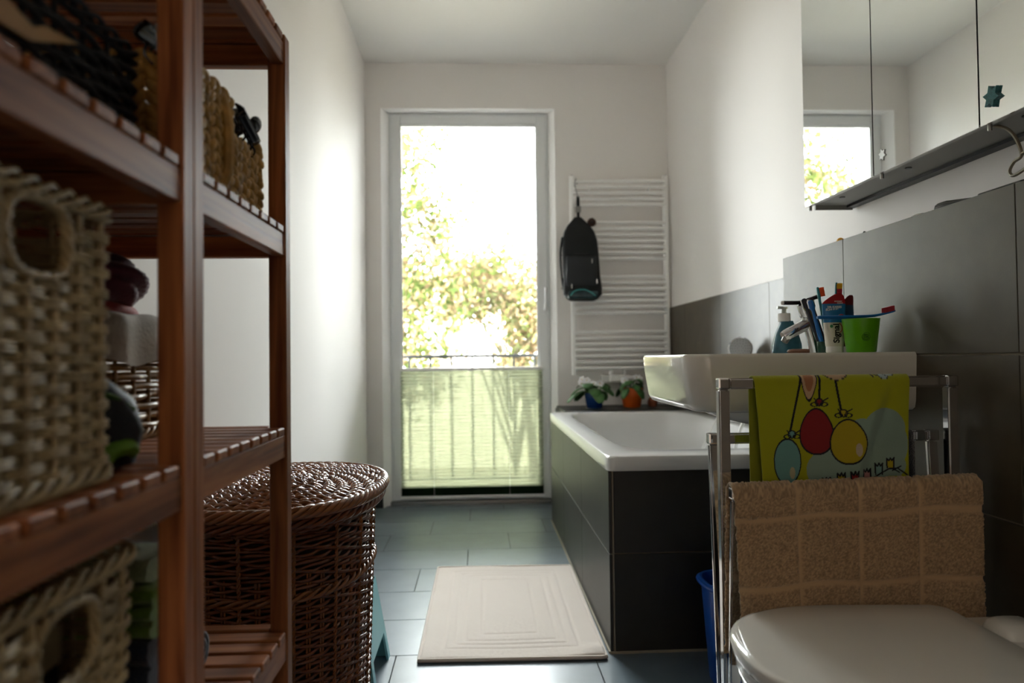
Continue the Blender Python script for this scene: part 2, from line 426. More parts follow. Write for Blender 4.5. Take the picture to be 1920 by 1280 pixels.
cbox('wall', -9, 14, 27, 36, -3.2, 2.9, M_plaster, hs); cbox('gutter', -9.2, 14.2, 26.7, 26.95, 2.75, 2.92, M_gut, hs, .03)
mb = MB(); mb.loft([np.array([(-9.3, 26.6, 2.9), (14.3, 26.6, 2.9), (14.3, 36.4, 2.9), (-9.3, 36.4, 2.9)]), np.array([(-7, 31, 4.6), (12, 31, 4.6), (12, 32, 4.6), (-7, 32, 4.6)])]); mb.build('roof', M_plaster, hs, smooth=False)

def mat_leaf(name, a, b):
    m = bpy.data.materials.new(name); m.use_nodes = True; nt = m.node_tree; N = nt.nodes; L = nt.links
    N.remove(N['Principled BSDF']); out = N['Material Output']
    at = N.new('ShaderNodeAttribute'); at.attribute_name = 'Col'
    d = N.new('ShaderNodeBsdfDiffuse'); t = N.new('ShaderNodeBsdfTranslucent'); x = N.new('ShaderNodeMixShader'); x.inputs[0].default_value = .45
    L.new(at.outputs['Color'], d.inputs[0]); L.new(at.outputs['Color'], t.inputs[0]); L.new(d.outputs[0], x.inputs[1]); L.new(t.outputs[0], x.inputs[2]); L.new(x.outputs[0], out.inputs[0])
    return m
M_leaf = mat_leaf('tree_leaf', 0, 0)
M_bark = mat('bark', '#4b4034', 0.9, bump=0.4, bscale=30)
def tree(loc, crowns, trunk_r, nleaf, cols, label, lsize):
    t = empty('tree', loc, label, 'tree', 'garden trees outside')
    base = np.array(loc)
    mb = MB(); top = np.array(crowns[0][0])
    mb.tube(bez([base, base + (0.1, 0, (top[2] - base[2]) * .5), top], 8), np.linspace(trunk_r, trunk_r * .4, 17), 8); mb.build('trunk', M_bark, t)
    for c, r in crowns:
        c = np.array(c)
        for q in range(5):
            e = c + rng.normal(size=3) * np.array(r) * .45; s0 = base + (top - base) * rng.uniform(.4, .95)
            mb = MB(); mb.tube(bez([s0, (s0 + e) / 2 + (0, 0, .1), e], 5), np.linspace(trunk_r * .3, .006, 11), 5); mb.build('branch', M_bark, t)
    V = []; C = []
    vol = np.array([r[0] * r[1] * r[2] for _, r in crowns]); vol /= vol.sum()
    for (c, r), fr in zip(crowns, vol):
        n = int(nleaf * fr); d = rng.normal(size=(n, 3)); d /= np.linalg.norm(d, axis=1)[:, None]
        rad = rng.uniform(0, 1, n) ** .45
        # leaves gather in sprays
        cen = np.array(c) + d * rad[:, None] * np.array(r)
        ncl = max(8, n // 45); cl = cen[:ncl]; idx = rng.integers(0, ncl, n)
        cen = cl[idx] + rng.normal(size=(n, 3)) * .16
        for p in cen:
            a = rng.normal(size=3); a /= np.linalg.norm(a); b = np.cross(a, rng.normal(size=3)); b /= np.linalg.norm(b); nn = np.cross(a, b)
            s_ = lsize * rng.uniform(.6, 1.3)
            V += [p - a * s_, p + b * s_ * .5 + nn * s_ * .12, p + a * s_, p - b * s_ * .5 + nn * s_ * .12]
            c0 = cols[rng.integers(len(cols))]; k = rng.uniform(.9, 1.75); C += [(c0[0] * k, c0[1] * k, c0[2] * k, 1)] * 4
    n = len(V) // 4; me = bpy.data.meshes.new('foliage')
    F = []
    for i in range(n): F += [(4 * i, 4 * i + 1, 4 * i + 2), (4 * i, 4 * i + 2, 4 * i + 3)]
    me.from_pydata((np.array(V) - np.array(loc)).tolist(), [], F)
    at = me.color_attributes.new('Col', 'FLOAT_COLOR', 'POINT'); at.data.foreach_set('color', np.array(C).ravel())
    o = obj_from('foliage', me, M_leaf, t); o['kind'] = 'stuff'
    return t
GR = [(.048, .066, .016), (.060, .078, .020), (.080, .088, .030), (.030, .046, .012)]
OR = [(.150, .100, .055), (.165, .118, .068), (.135, .105, .052), (.070, .078, .032)]
tree((-2.0, 11.0, -3.2), [((-1.75, 11, 2.3), (1.15, 1.2, 1.6)), ((-1.3, 11, 3.7), (.75, .9, .9)), ((-.75, 10.6, 1.9), (.6, .8, 1.0)), ((-.95, 10.6, .9), (.6, .8, .7)), ((-2.2, 11.3, .6), (1.3, 1.0, 1.2)), ((-2.9, 11.2, 3.9), (1.1, 1.0, 1.2)), ((-.55, 10.9, 3.05), (.42, .6, .45)), ((-1.0, 11, 4.4), (.5, .6, .5))], .16, 24000, GR + OR[:3], 'tall green leafy tree beyond the balcony railing', .055)
tree((.75, 11.8, -3.2), [((.35, 11.8, 2.1), (1.0, .9, .55)), ((.75, 11.6, 1.3), (.45, .8, .9)), ((1.3, 11.6, 1.5), (.55, .7, 1.0)), ((-.2, 11.9, 2.0), (.6, .7, .5))], .10, 10500, OR + GR[1:2], 'smaller tree with orange autumn leaves beyond the balcony railing', .055)
tree((-4.6, 16.0, -3.2), [((-4.4, 16, 2.0), (1.9, 1.5, 2.6))], .2, 3000, GR, 'bushy green tree standing behind the tall garden tree', .07)
tree((4.2, 13.6, -3.2), [((4.1, 13.6, 1.6), (1.5, 1.2, 2.2)), ((4.7, 13.6, 3.6), (1.6, 1.3, 2.0)), ((3.8, 13.6, .2), (1.3, 1.1, 1.4))], .18, 12000, OR + GR[:2], 'tall yellowing tree set out of view to screen sky light', .08)  # unseen tree, placed to keep sky light off the left wall
tree((7.2, 11.0, -3.2), [((6.8, 11, 1.6), (1.9, 1.6, 2.8)), ((7.4, 11, 4.0), (1.8, 1.6, 2.0))], .2, 10000, GR, 'broad green tree added out of view to dim sky light', .09)  # extra unseen tree, blocks low sky from the left wall

# ------------------------------------------------------------------ bathtub, tiled surround, ledge
TX, TY0, TY1, TZ = 0.390, 2.196, 3.976, 0.599
def tub_core():
    mb = MB()
    mb.box(TX + .008, TX + .05, TY0 + .008, TY1, 0, .552); mb.box(TX + .05, XR, TY0 + .008, TY0 + .05, 0, .552)
    mb.box(TX + .05, XR, TY1 - .03, TY1, 0, .552)
    o = mb.build('wall_tub', M_grout, smooth=False, origin=(TX, TY0, 0)); o['kind'] = 'structure'; return o
sr = tub_core(); sr['label'] = 'dark tiled surround of the bathtub'
tys = [TY0, 2.796, 3.396, TY1]
for z0, z1 in ((.003, .298), (.302, .556)):
    for a, b in zip(tys[:-1], tys[1:]):
        cbox('tile', TX, TX + .009, a + (.001 if a > TY0 + .01 else .0), b - .001, z0, z1, M_tile, sr, .0008)
    cbox('tile', TX + .016, XP + .002, TY0, TY0 + .009, z0, z1, M_tile, sr, .0008)
    cbox('edge_strip', TX + .0115, TX + .0145, TY0 - .0005, TY0 + .0085, z0, z1, M_grout, sr)
sl = struct(cbox('ledge', .470, XR, TY1, YF, 0, .592, M_grout)); sl['label'] = 'dark tiled ledge behind the bathtub'
for a, b in ((.470, .828), (.830, XR)):
    cbox('tile', a, b, TY1 + .002, YF, .592, .603, M_tile, sl, .001)
for z0, z1 in ((.003, .298), (.302, .590)):
    cbox('tile', .462, .470, TY1 + .002, YF - .002, z0, z1, M_tile, sl, .001)
struct(cbox('trim_1', TX - .006, TX, TY0, TY1, 0, .006, M_grout))
struct(cbox('trim_2', TX, XP, TY0 - .006, TY0, 0, .006, M_grout))

tub = empty('bathtub', (.785, 3.08, .55), 'white built-in bathtub with a wide flat rim', 'bathtub')
cx, cy = (TX - .006 + XR - .0085) / 2, (TY0 - .010 + TY1) / 2
a0, b0 = (XR - .0085 - TX + .006) / 2, (TY1 - TY0 + .010) / 2
mb = MB(); n = 96
def rr(a, b, z, p): return superring(cx, cy, a, b, z, n, p)
rim = [rr(a0 - .002, b0 - .002, TZ - .046, 60), rr(a0, b0, TZ - .043, 60), rr(a0, b0, TZ - .006, 60), rr(a0 - .002, b0 - .002, TZ - .002, 50), rr(a0 - .006, b0 - .006, TZ, 40)]
def inner(off, z, p, sy=0.0):
    return superring(cx + .004, cy + .02 + sy, a0 - off, b0 - off - .045, z, n, p)
ins = [inner(.070, TZ, 7), inner(.077, TZ - .002, 7), inner(.083, TZ - .010, 6.5), inner(.092, TZ - .05, 6), inner(.105, TZ - .20, 5), inner(.125, TZ - .33, 4.5, .01), inner(.155, TZ - .40, 4), inner(.21, TZ - .425, 3.5), inner(.30, TZ - .43, 3)]
mb.loft(rim + ins, False, True); mb.build('tub_shell', M_acryl, tub, angle=35)
mb = MB(); mb.lathe([(0, 0), (.03, 0), (.032, .004), (.02, .008), (0, .009)], (cx, cy - .3, TZ - .43), 20); mb.build('drain', M_chrome, tub)
mb = MB(); mb.lathe([(0, 0), (.032, 0), (.032, .008), (.0, .012)], (0, 0, 0), 20, Matrix.Translation((XR - .115, cy, TZ - .13)) @ Matrix.Rotation(-PI / 2, 4, 'Y')); mb.build('overflow_cap', M_chrome, tub)

# bath mixer with hand shower on the wall
mx = empty('bath_mixer', (XR - .008, 3.0, .76), 'chrome bath mixer tap with a hose on the tiled wall', 'tap')
mb = MB(); mb.tube([(XR - .03, 2.9, .78), (XR - .03, 3.1, .78)], .022, 14); mb.build('body', M_chrome, mx)
for y in (2.925, 3.075):
    mb = MB(); mb.tube([(XR - .006, y, .78), (XR - .04, y, .78)], [.032, .026], 16); mb.build('wall_flange', M_chrome, mx)
mb = MB(); mb.tube([(XR - .04, 3.0, .77), (XR - .12, 3.0, .755), (XR - .17, 3.0, .74)], [.018, .016, .014], 12); mb.build('spout', M_chrome, mx)
mb = MB(); mb.tube([(XR - .035, 3.0, .80), (XR - .07, 3.0, .83), (XR - .13, 3.0, .845)], [.014, .009, .007], 8); mb.build('lever', M_chrome, mx)
mb = MB(); mb.tube([(XR - .006, 3.04, .858), (XR - .038, 3.04, .862)], .011, 10); mb.build('shower_holder', M_chrome, mx)
hp = bez([(1.155, 2.98, .76), (1.10, 2.75, .665), (.975, 2.60, .672), (.93, 2.60, .56), (.90, 2.62, .34), (.80, 2.7, .30), (.80, 2.66, .48), (.845, 2.60, .630), (.88, 2.60, .69), (1.00, 2.8, .745), (1.10, 3.0, .775), (1.126, 3.032, .805), (1.132, 3.036, .825)], 14)
mb = MB(); mb.tube(hp, .0065, 8); mb.build('shower_hose', mat('hose_white', '#d9d9d6', .35), mx)
sh = empty('hand_shower', (1.135, 3.03, .80), 'round grey hand shower head peeking over the washbasin', 'shower')
Ms = Matrix.Translation((1.103, 2.995, .928)) @ Vector((-.45, -.86, .15)).to_track_quat('Z', 'Y').to_matrix().to_4x4()
mb = MB(); mb.lathe([(0, -.030), (.020, -.028), (.042, -.014), (.050, -.002), (.050, .006), (.046, .010)], (0, 0, 0), 28, Ms); mb.build('head_shell', M_chrome, sh)
mb = MB(); mb.lathe([(0, .009), (.046, .009), (.045, .0115), (0, .012)], (0, 0, 0), 28, Ms); fc = mb.build('spray_face', mat('grey_plastic', '#b4b6b8', .4), sh)
mb = MB()
for rr_, nn in ((.011, 6), (.022, 12), (.032, 16), (.040, 20)):
    for k in range(nn):
        an = 2 * PI * k / nn; p = Ms @ Vector((rr_ * math.cos(an), rr_ * math.sin(an), .0125)); mb.ellipsoid(p, (.0016,) * 3, None, 5, 3)
mb.build('nozzles', M_dark, sh)['kind'] = 'stuff'
mb = MB(); mb.tube(bez([(1.120, 3.022, .945), (1.146, 3.045, .90), (1.140, 3.042, .86), (1.132, 3.036, .822)], 8), np.linspace(.016, .011, 25), 12); mb.build('grip', M_chrome, sh)

# ------------------------------------------------------------------ towel radiator
rd = empty('towel_radiator', (.87, YF - .06, .80), 'white towel radiator with four groups of horizontal bars', 'radiator')
for x in (.576, 1.150):
    mb = MB(); mb.loft([superring(x, YF - .062, .017, .013, z, 14, 3) for z in (.790, .800, 2.000, 2.006)]); mb.build('upright', M_white, rd)
zs = [1.971, 1.935, 1.899, 1.863, 1.827, 1.716, 1.680, 1.643, 1.606, 1.570, 1.533, 1.497, 1.385, 1.349, 1.312, 1.276, 1.240, 1.203, 1.167, 1.050, 1.014, .978, .942, .906, .868, .831]
for z in zs:
    mb = MB(); mb.tube([(.580, YF - .072, z), (.700, YF - .078, z), (1.03, YF - .078, z), (1.146, YF - .072, z)], .0105, 12, ref=(0, 0, 1)); mb.build('bar', M_white, rd)
for x, z in ((.68, 1.017), (1.05, 1.017), (.68, 1.925), (1.05, 1.925)):
    mb = MB(); mb.tube([(x, YF, z), (x, YF - .075, z)], .009, 10); mb.build('wall_bracket', M_white, rd)
for x in (.576, 1.150):
    mb = MB(); mb.lathe([(.0, 0), (.010, 0), (.010, .006), (0, .008)], (x, YF - .062, 2.005), 10); mb.build('vent_plug', M_chrome, rd)
for x in (.80, .88):
    mb = MB(); mb.tube([(x, YF - .062, .825), (x, YF - .062, .765)], .010, 10); mb.build('pipe', M_white, rd)
vb = empty('radiator_valve', (.83, YF - .03, .74), 'white rectangular valve block on the wall below the towel radiator', 'valve')
cbox('cover', .742, .925, YF - .038, YF, .742, .785, M_white, vb, .006)
cbox('valve_body', .792, .890, YF - .080, YF - .038, .745, .790, M_white, vb, .008)
mb = MB(); mb.tube([(.890, YF - .060, .768), (.935, YF - .060, .768)], [.017, .014], 14); mb.build('thermostat_knob', M_white, vb)

# brown flower-like hair clip on a bar
hc = empty('hair_scrunchie', (.690, YF - .082, 1.70), 'small brown ruffled hair tie on a radiator bar', 'hair tie')
M_brown = mat('brown_fabric', '#3b2114', .8)
mb = MB()
for k in range(14):
    an = 2 * PI * k / 14; mb.ellipsoid((.690 + .017 * math.cos(an), YF - .092 - .004 * (k % 2), 1.716 + .017 * math.sin(an)), (.010, .012, .010), None, 8, 6)
mb.build('ruffle', M_brown, hc); mb = MB(); mb.ellipsoid((.690, YF - .094, 1.716), (.010, .008, .010), None, 8, 6); mb.build('centre_bead', M_dark, hc)

# S hook + black hanging bag
hk = MB(); hk.tube(bez([(.610, 4.3065, 1.874), (.609, 4.3100, 1.8655), (.606, 4.3175, 1.867), (.603, 4.3200, 1.886), (.592, 4.3245, 1.930), (.591, 4.3265, 1.955), (.594, 4.3290, 1.975), (.600, 4.3415, 1.9850), (.606, 4.3560, 1.974), (.608, 4.3575, 1.956)], 8), .0028, 6)
tag(hk.build('hook', M_steel, origin=(.60, YF - .08, 1.87)), 'thin metal S hook over the top radiator bar', 'hook')
bgp = empty('hanging_bag', (.615, 4.27, 1.235), 'black hanging mesh bag with zips on the towel radiator', 'bag')
prof = [(1.238, .072, .030), (1.246, .090, .045), (1.275, .116, .055), (1.32, .116, .055), (1.38, .110, .052), (1.45, .110, .048), (1.53, .108, .046), (1.60, .104, .042), (1.65, .092, .036), (1.69, .070, .028), (1.72, .042, .020), (1.745, .020, .012)]
mb = MB(); mb.loft([superring(.622 - .018 * (z - 1.24) / .5, 4.3290 - b, a, b, z, 32, 3.2) for z, a, b in prof]); mb.build('body', M_black, bgp, angle=60)
mb = MB(); mb.loft([superring(.612, 4.237, a, b, z, 28, 4) for z, a, b in [(1.315, .080, .010), (1.325, .092, .022), (1.49, .092, .020), (1.50, .086, .008)]]); mb.build('front_pocket', mat('black_mesh', '#15181d', .55, bump=.5, bscale=600), bgp, angle=60)
mb = MB(); mb.loft([superring(.618, 4.244, a, b, z, 28, 4) for z, a, b in [(1.243, .070, .012), (1.252, .090, .026), (1.285, .092, .028), (1.305, .084, .012)]]); mb.build('clear_base_pocket', mat('teal_black', '#1d3438', .25, var=.6, vscale=30), bgp, angle=60)
mb = MB(); mb.tube(bez([(.540, 4.221, 1.262), (.57, 4.214, 1.292), (.63, 4.214, 1.296), (.69, 4.221, 1.262)], 8), .004, 6); mb.build('piping', mat('teal_trim', '#2d8c8c', .5), bgp)
for x, z, yp in ((.546, 1.325, 4.2115), (.696, 1.355, 4.2185), (.668, 1.475, 4.2125)):
    cbox('zip_pull', x, x + .006, yp, yp + .006, z - .022, z + .006, M_chrome, bgp, .001)
for zz, hw, yc, ry in ((1.512, .108, 4.2825, .0475), (1.31, .116, 4.274, .056)):
    mb = MB(); th = np.linspace(PI, 2 * PI, 24); mb.tube(np.stack([.610 + hw * np.cos(th), yc + ry * np.sin(th), np.full(24, zz)], 1), .0028, 5); mb.build('zip', M_dark, bgp)
cbox('strap', .598, .616, 4.3130, 4.3180, 1.738, 1.872, M_black, bgp, .001)
cbox('buckle', .590, .624, 4.3070, 4.3240, 1.775, 1.812, M_steel, bgp, .004)
mb = MB(); mb.tube(bez([(.505, 4.285, 1.62), (.492, 4.285, 1.52), (.496, 4.285, 1.40), (.510, 4.285, 1.30)], 6), .007, 6); mb.build('side_strap', M_black, bgp)

# ------------------------------------------------------------------ plants on the ledge
M_lf = mat('violet_leaf', '#3f6a35', .5, var=.35, vscale=40); M_fw = mat('white_petal', '#eeeef2', .6); M_yel = mat('stamen', '#d9b23a', .6)
def pot_plant(name, c, r, h, m, label, nleaf, spread, flowers, fl_h):
    t = empty(name, c, label, 'plant'); c = np.array(c)
    mb = MB(); mb.lathe([(r * .72, 0), (r * .78, .004), (r * .96, h * .75), (r, h - .004), (r - .002, h), (r - .006, h), (r * .90, h * .7), (r * .88, h * .68)], c, 32, cap1=False); mb.build('pot', m, t)
    mb = MB(); mb.lathe([(r * .90, h * .80), (r * .5, h * .83), (0, h * .84)], c, 20, cap0=False); mb.build('soil', M_soil, t)
    for k in range(nleaf):
        an = 2 * PI * k / nleaf + rng.uniform(-.25, .25); tier = k % 3
        L_ = spread * (.62 + .2 * tier) * rng.uniform(.9, 1.1); rise = (.055 - .02 * tier) * rng.uniform(.8, 1.2)
        d = np.array([math.cos(an), math.sin(an), 0]); sd = np.array([-math.sin(an), math.cos(an), 0])
        lw = spread * .26
        st = c + np.array([0, 0, h * .82]); mid = st + d * L_ * .5 + np.array([0, 0, rise + .012]); end = st + d * L_ * 1.12 + np.array([0, 0, rise - .012 - .02 * tier])
        mb = MB(); mb.tube(bez([st, st + d * L_ * .2 + np.array([0, 0, rise]), mid], 5), .0022, 5); 
        V = []; F = []; nn = 7
        for i in range(nn + 1):
            u = i / nn; ctr = mid * (1 - u) + end * u + np.array([0, 0, .012 * math.sin(PI * u)]); wd = lw * math.sin(PI * (u * .93 + .035)) ** .6
            for q in (-1, -.5, 0, .5, 1): V.append(ctr + sd * wd * q + np.array([0, 0, -.006 * q * q + .003 * abs(q)]))
            if i:
                for q in range(4): F.append(((i - 1) * 5 + q, (i - 1) * 5 + q + 1, i * 5 + q + 1, i * 5 + q))
        mb.add(V, F); lo = mb.build('leaf', M_lf, t, angle=80)
        sm = lo.modifiers.new('s', 'SOLIDIFY'); sm.thickness = .0015
    for k in range(flowers):
        an = rng.uniform(0, 2 * PI); ro = spread * rng.uniform(.25, .75)
        p = c + np.array([ro * math.cos(an), ro * math.sin(an), h * .82 + fl_h * rng.uniform(.75, 1.1)])
        mb = MB(); mb.tube(bez([c + np.array([0, 0, h * .8]), (c + p) / 2 + np.array([0, 0, h * .5]), p], 5), .0015, 5); fo = mb.build('flower_stem', M_lf, t)
        nrm = Vector((rng.normal() * .5, -.7 + rng.normal() * .3, .6)); Mx = Matrix.Translation(p) @ nrm.to_track_quat('Z', 'Y').to_matrix().to_4x4()
        mb = MB()
        for q in range(5):
            a5 = 2 * PI * q / 5; Mq = Mx @ Matrix.Rotation(a5, 4, 'Z') @ Matrix.Translation((.0125, 0, .002)) @ Matrix.Rotation(-.3, 4, 'Y')
            mb.ellipsoid(Mq.translation, (.0125, .0105, .0025), Mq, 10, 4)
        mb.build('flower', M_fw, t); mb = MB(); mb.ellipsoid(Mx @ Vector((0, 0, .004)), (.003,) * 3, None, 6, 4); mb.build('stamen', M_yel, t)
    return t
pot_plant('potted_violet', (.668, 4.19, .603), .058, .088, mat('blue_glaze', '#123a78', .25), 'white-flowering violet in a dark blue pot on the ledge', 14, .140, 9, .085)
pot_plant('potted_violet', (.892, 4.20, .603), .066, .112, mat('orange_glaze', '#d2590f', .35), 'leafy violet in an orange pot on the ledge', 13, .100, 3, .075)
M_tc = mat('terracotta', '#8a4a30', .7)
tp = empty('small_figurine', (1.02, 4.22, .603), 'small reddish brown ornament on the ledge behind the washbasin', 'ornament')
mb = MB(); mb.lathe([(.020, 0), (.028, .012), (.030, .03), (.022, .048), (.012, .055)], (1.02, 4.22, .603), 16); mb.build('body', M_tc, tp)
mb = MB(); mb.ellipsoid((1.02, 4.215, .672), (.017, .017, .019), None, 12, 8); mb.build('head', M_tc, tp)

# ------------------------------------------------------------------ bath mat
mt = empty('bath_mat', (.093, 2.64, 0), 'cream terry bath mat lying on the floor beside the bathtub', 'bath mat')
nx, ny = 110, 180; u, v = np.meshgrid(np.linspace(0, 1, nx), np.linspace(0, 1, ny)); 
X = (-.190 + .005 * v) * (1 - u) + (.3695 + .0085 * v) * u; Y = (2.167 + (3.113 - 2.167) * v) * (1 - u) + (2.152 + (3.095 - 2.152) * v) * u
Zm = .011 + .0012 * rng.random(X.shape) + .0015 * np.sin(9 * u + 5 * v) + .002 * np.sin(v * 26 + u * 3) * (np.abs(u - .5) * 2) ** 3
e = np.minimum(np.minimum(u * .56, (1 - u) * .56), np.minimum(v * .94, (1 - v) * .94))
for lv in (.072, .105, .135, .19): Zm -= .0030 * np.exp(-((e - lv) / .004) ** 2)
Zm *= np.clip(e / .006, .35, 1)
cor = ((u - .97) ** 2 + ((v - .06) * 1.6) ** 2); Zm += .008 * np.exp(-cor / .01) * (1 + .5 * np.sin(40 * v))
V = np.stack([X, Y, Zm], -1).reshape(-1, 3); F = [(j * nx + i, j * nx + i + 1, (j + 1) * nx + i + 1, (j + 1) * nx + i) for j in range(ny - 1) for i in range(nx - 1)]
M_mat = mat('cream_terry', '#e6dad0', .9, bump=.5, bscale=500, sheen=.3)
mb = MB(); mb.add(V, F); mo = mb.build('pile', M_mat, mt, angle=80); sm = mo.modifiers.new('s', 'SOLIDIFY'); sm.thickness = .006; sm.offset = -1
bd = [(-.190, 2.167, .008), (.3695, 2.152, .008), (.378, 3.095, .008), (-.185, 3.113, .008)]
mb = MB(); mb.tube(resample(bd, 160), .006, 6, True, ref=(0, 0, 1)); mb.build('hem', M_mat, mt)

# ------------------------------------------------------------------ mirror cabinet
CX, CY0, CY1, CZ0, CZ1 = 1.026, 1.020, 2.207, 1.364, 2.05
cb = empty('mirror_cabinet', (XR, 1.61, CZ0), 'wall cabinet with three mirrored doors above the washbasin', 'cabinet')
cbox('body', CX + .018, XR, CY0 + .002, CY1 - .004, CZ0 + .004, CZ1, M_alu, cb, .002)
cbox('back_rail', XR - .03, XR - .002, CY0 + .02, CY1 + .0, CZ0 - .004, CZ0 + .02, M_dark, cb)
cbox('light_slot', CX + .030, XR - .01, CY1 - .010, CY1 - .002, CZ0 - .010, CZ0 + .006, M_alu, cb)
cbox('front_lip', CX + .004, CX + .018, CY0, CY1, CZ0 + .000, CZ0 + .005, M_steel, cb)
dw = (CY1 - CY0) / 3
for k in range(3):
    a, b = CY0 + dw * k + .0018, CY0 + dw * (k + 1) - .0018
    dd = cbox('door', CX + .003, CX + .016, a, b, CZ0, CZ1, M_dark, cb, .001); cbox('mirror', CX, CX + .0035, a + .0006, b - .0006, CZ0 - .001, CZ1, M_mirror, dd)
for y in (2.19, 1.79, 1.40):
    mb = MB(); mb.tube([(CX + .010, y, CZ0), (CX + .010, y, CZ0 - .014)], .0045, 10); mb.build('door_knob', M_steel, cb)
for y in (2.08, 1.75, 1.36):
    mb = MB(); mb.lathe([(0, 0), (.008, 0), (.008, -.002), (0, -.002)], (CX + .055, y, CZ0 + .004), 14); mb.build('screw_hole', M_dark, cb)
def star(name, c, r, m, label, npt=6, th=.003):
    t = MB(); ring = []
    for q in range(npt * 2):
        an = PI * q / npt + .3; rr_ = r if q % 2 == 0 else r * .55; ring.append((0, rr_ * math.cos(an), rr_ * math.sin(an)))
    ring = np.array(ring); t.loft([ring + np.array(c), ring + np.array(c) - np.array((th, 0, 0))])
    return tag(t.build(name, m, smooth=False, origin=c), label, 'sticker')
star('star_sticker', (CX - .0005, 1.374, 1.411), .0235, mat('teal_glitter', '#2f7f86', .3, bump=1.0, bscale=900, var=.5, vscale=400), 'teal glitter star stuck on the third mirror door', 6, .006)
star('star_sticker', (CX - .0005, 1.768, 1.406), .016, mat('silver_gel', '#c8cccc', .2), 'clear silvery star stuck on the middle mirror door', 6, .002)
hk2 = MB(); hk2.tube(bez([(1.06, 1.425, CZ0 + .006), (1.075, 1.405, 1.356), (1.08, 1.387, 1.330), (1.08, 1.374, 1.294), (1.08, 1.394, 1.286), (1.08, 1.407, 1.271), (1.08, 1.398, 1.259), (1.08, 1.372, 1.263), (1.08, 1.340, 1.275), (1.08, 1.345, 1.300), (1.08, 1.372, 1.296)], 10), .0035, 8)
tag(hk2.build('hanger_hook', mat('ivory_cable', '#8d8570', .4), origin=(1.06, 1.42, CZ0)), 'ivory bent hook dangling from the mirror cabinet base', 'hook')

# small things on the tiled wall ledge
lg = empty('toy_duck', (.99, 1.928, 1.2), 'tiny orange and yellow toy on the tiled ledge', 'toy')
M_or, M_ye = mat('toy_orange', '#d8641a', .4), mat('toy_yellow', '#e0a41c', .4)
mb = MB(); mb.ellipsoid((.99, 1.920, 1.210), (.010, .012, .011), None, 12, 8); mb.build('body', M_ye, lg); mb = MB(); mb.ellipsoid((.982, 1.935, 1.206), (.006, .007, .006), None, 10, 6); mb.build('beak', M_or, lg)
mb = MB(); mb.tube(bez([(1.0, 1.84, 1.203), (.99, 1.81, 1.206), (.99, 1.795, 1.214)], 5), [.002] * 8 + [.004] * 3, 6)
tag(mb.build('hair_pin', M_dark, origin=(.99, 1.81, 1.2)), 'small dark hair pin on the tiled ledge', 'hair pin')
mb = MB(); mb.lathe([(.001, 0), (.022, 0), (.024, .006), (.020, .014), (.008, .018), (.001, .0185)], (1.0, 1.575, 1.2), 18)
tag(mb.build('soap_dish_lid', M_white, origin=(1.0, 1.575, 1.2)), 'small white lid lying on the tiled ledge', 'lid')
cmb = empty('hair_brush', (1.0, 1.47, 1.2), 'black brush handle lying on the tiled ledge', 'brush')
mb = MB(); mb.tube(bez([(1.0, 1.515, 1.214), (1.0, 1.48, 1.214), (1.0, 1.42, 1.210), (1.0, 1.36, 1.206)], 6), np.r_[.008, np.full(6, .013), np.linspace(.012, .005, 12)], 10); mb.build('handle', M_glossblk, cmb)
cbox('head', .975, 1.025, 1.24, 1.36, 1.2, 1.214, M_glossblk, cmb, .006)

# ------------------------------------------------------------------ washbasin
BZ = .9065
ws = empty('washbasin', (XP, 1.74, .78), 'white ceramic washbasin with rounded corners mounted on the dark tiled wall', 'washbasin')
bx0_, bx1_, by0, by1 = .444, XP, 1.515, 1.985
def bring(z, ins, fins=0.0, r=.055, n=10):
    """ring: rounded room-side corners, square at the wall"""
    x0, x1, y0, y1 = bx0_ + ins + fins, bx1_, by0 + ins, by1 - ins; P = [(x1, y0), (x1, y1)]
    for c, a in (((x0 + r, y1 - r), PI / 2), ((x0 + r, y0 + r), PI)):
        for k in range(n + 1): P.append((c[0] + r * math.cos(a + PI / 2 * k / n), c[1] + r * math.sin(a + PI / 2 * k / n)))
    return np.array([(x, y, z) for x, y in P])
mb = MB()
outer = [bring(.778, .030, .025), bring(.780, .020, .016), bring(.786, .010, .010), bring(.800, .006, .006), bring(.86, .002, .001), bring(.898, 0), bring(.904, .002), bring(BZ, .006)]
mb.loft(outer, True, False)
c0 = np.array([.640, 1.75]); n = len(outer[0])
def pr(ring, a, b, z, p):
    d = ring[:, :2] - c0; an = np.arctan2(d[:, 1] / b, d[:, 0] / a); c, s_ = np.cos(an), np.sin(an)
    k = (np.abs(c) ** p + np.abs(s_) ** p) ** (-1 / p)
    return np.stack([c0[0] + a * c * k, c0[1] + b * s_ * k, np.full(len(ring), z)], 1)
R0 = outer[-1]
bowl = [R0, pr(R0, .165, .205, BZ - .001, 5), pr(R0, .160, .200, BZ - .008, 5), pr(R0, .145, .185, BZ - .06, 4), pr(R0, .11, .14, BZ - .10, 3), pr(R0, .04, .05, BZ - .115, 2)]
mb.loft(bowl, False, True); mb.build('basin', M_ceramic, ws, angle=50)
mb = MB(); mb.loft([superring(.71, 1.75, a, b, z, 32, 2.4) for z, a, b in [(.735, .05, .06), (.742, .10, .12), (.760, .145, .17), (.782, .165, .19)]]); mb.build('bowl_underside', M_ceramic, ws, angle=60)
mb = MB(); mb.lathe([(.030, 0), (.032, .02), (.032, .10), (.02, .11), (.016, .17)], (.78, 1.75, .575), 20); mb.tube([(.78, 1.75, .66), (.86, 1.75, .66), (XP, 1.75, .66)], .016, 12); mb.build('drain_trap', M_chrome, ws)
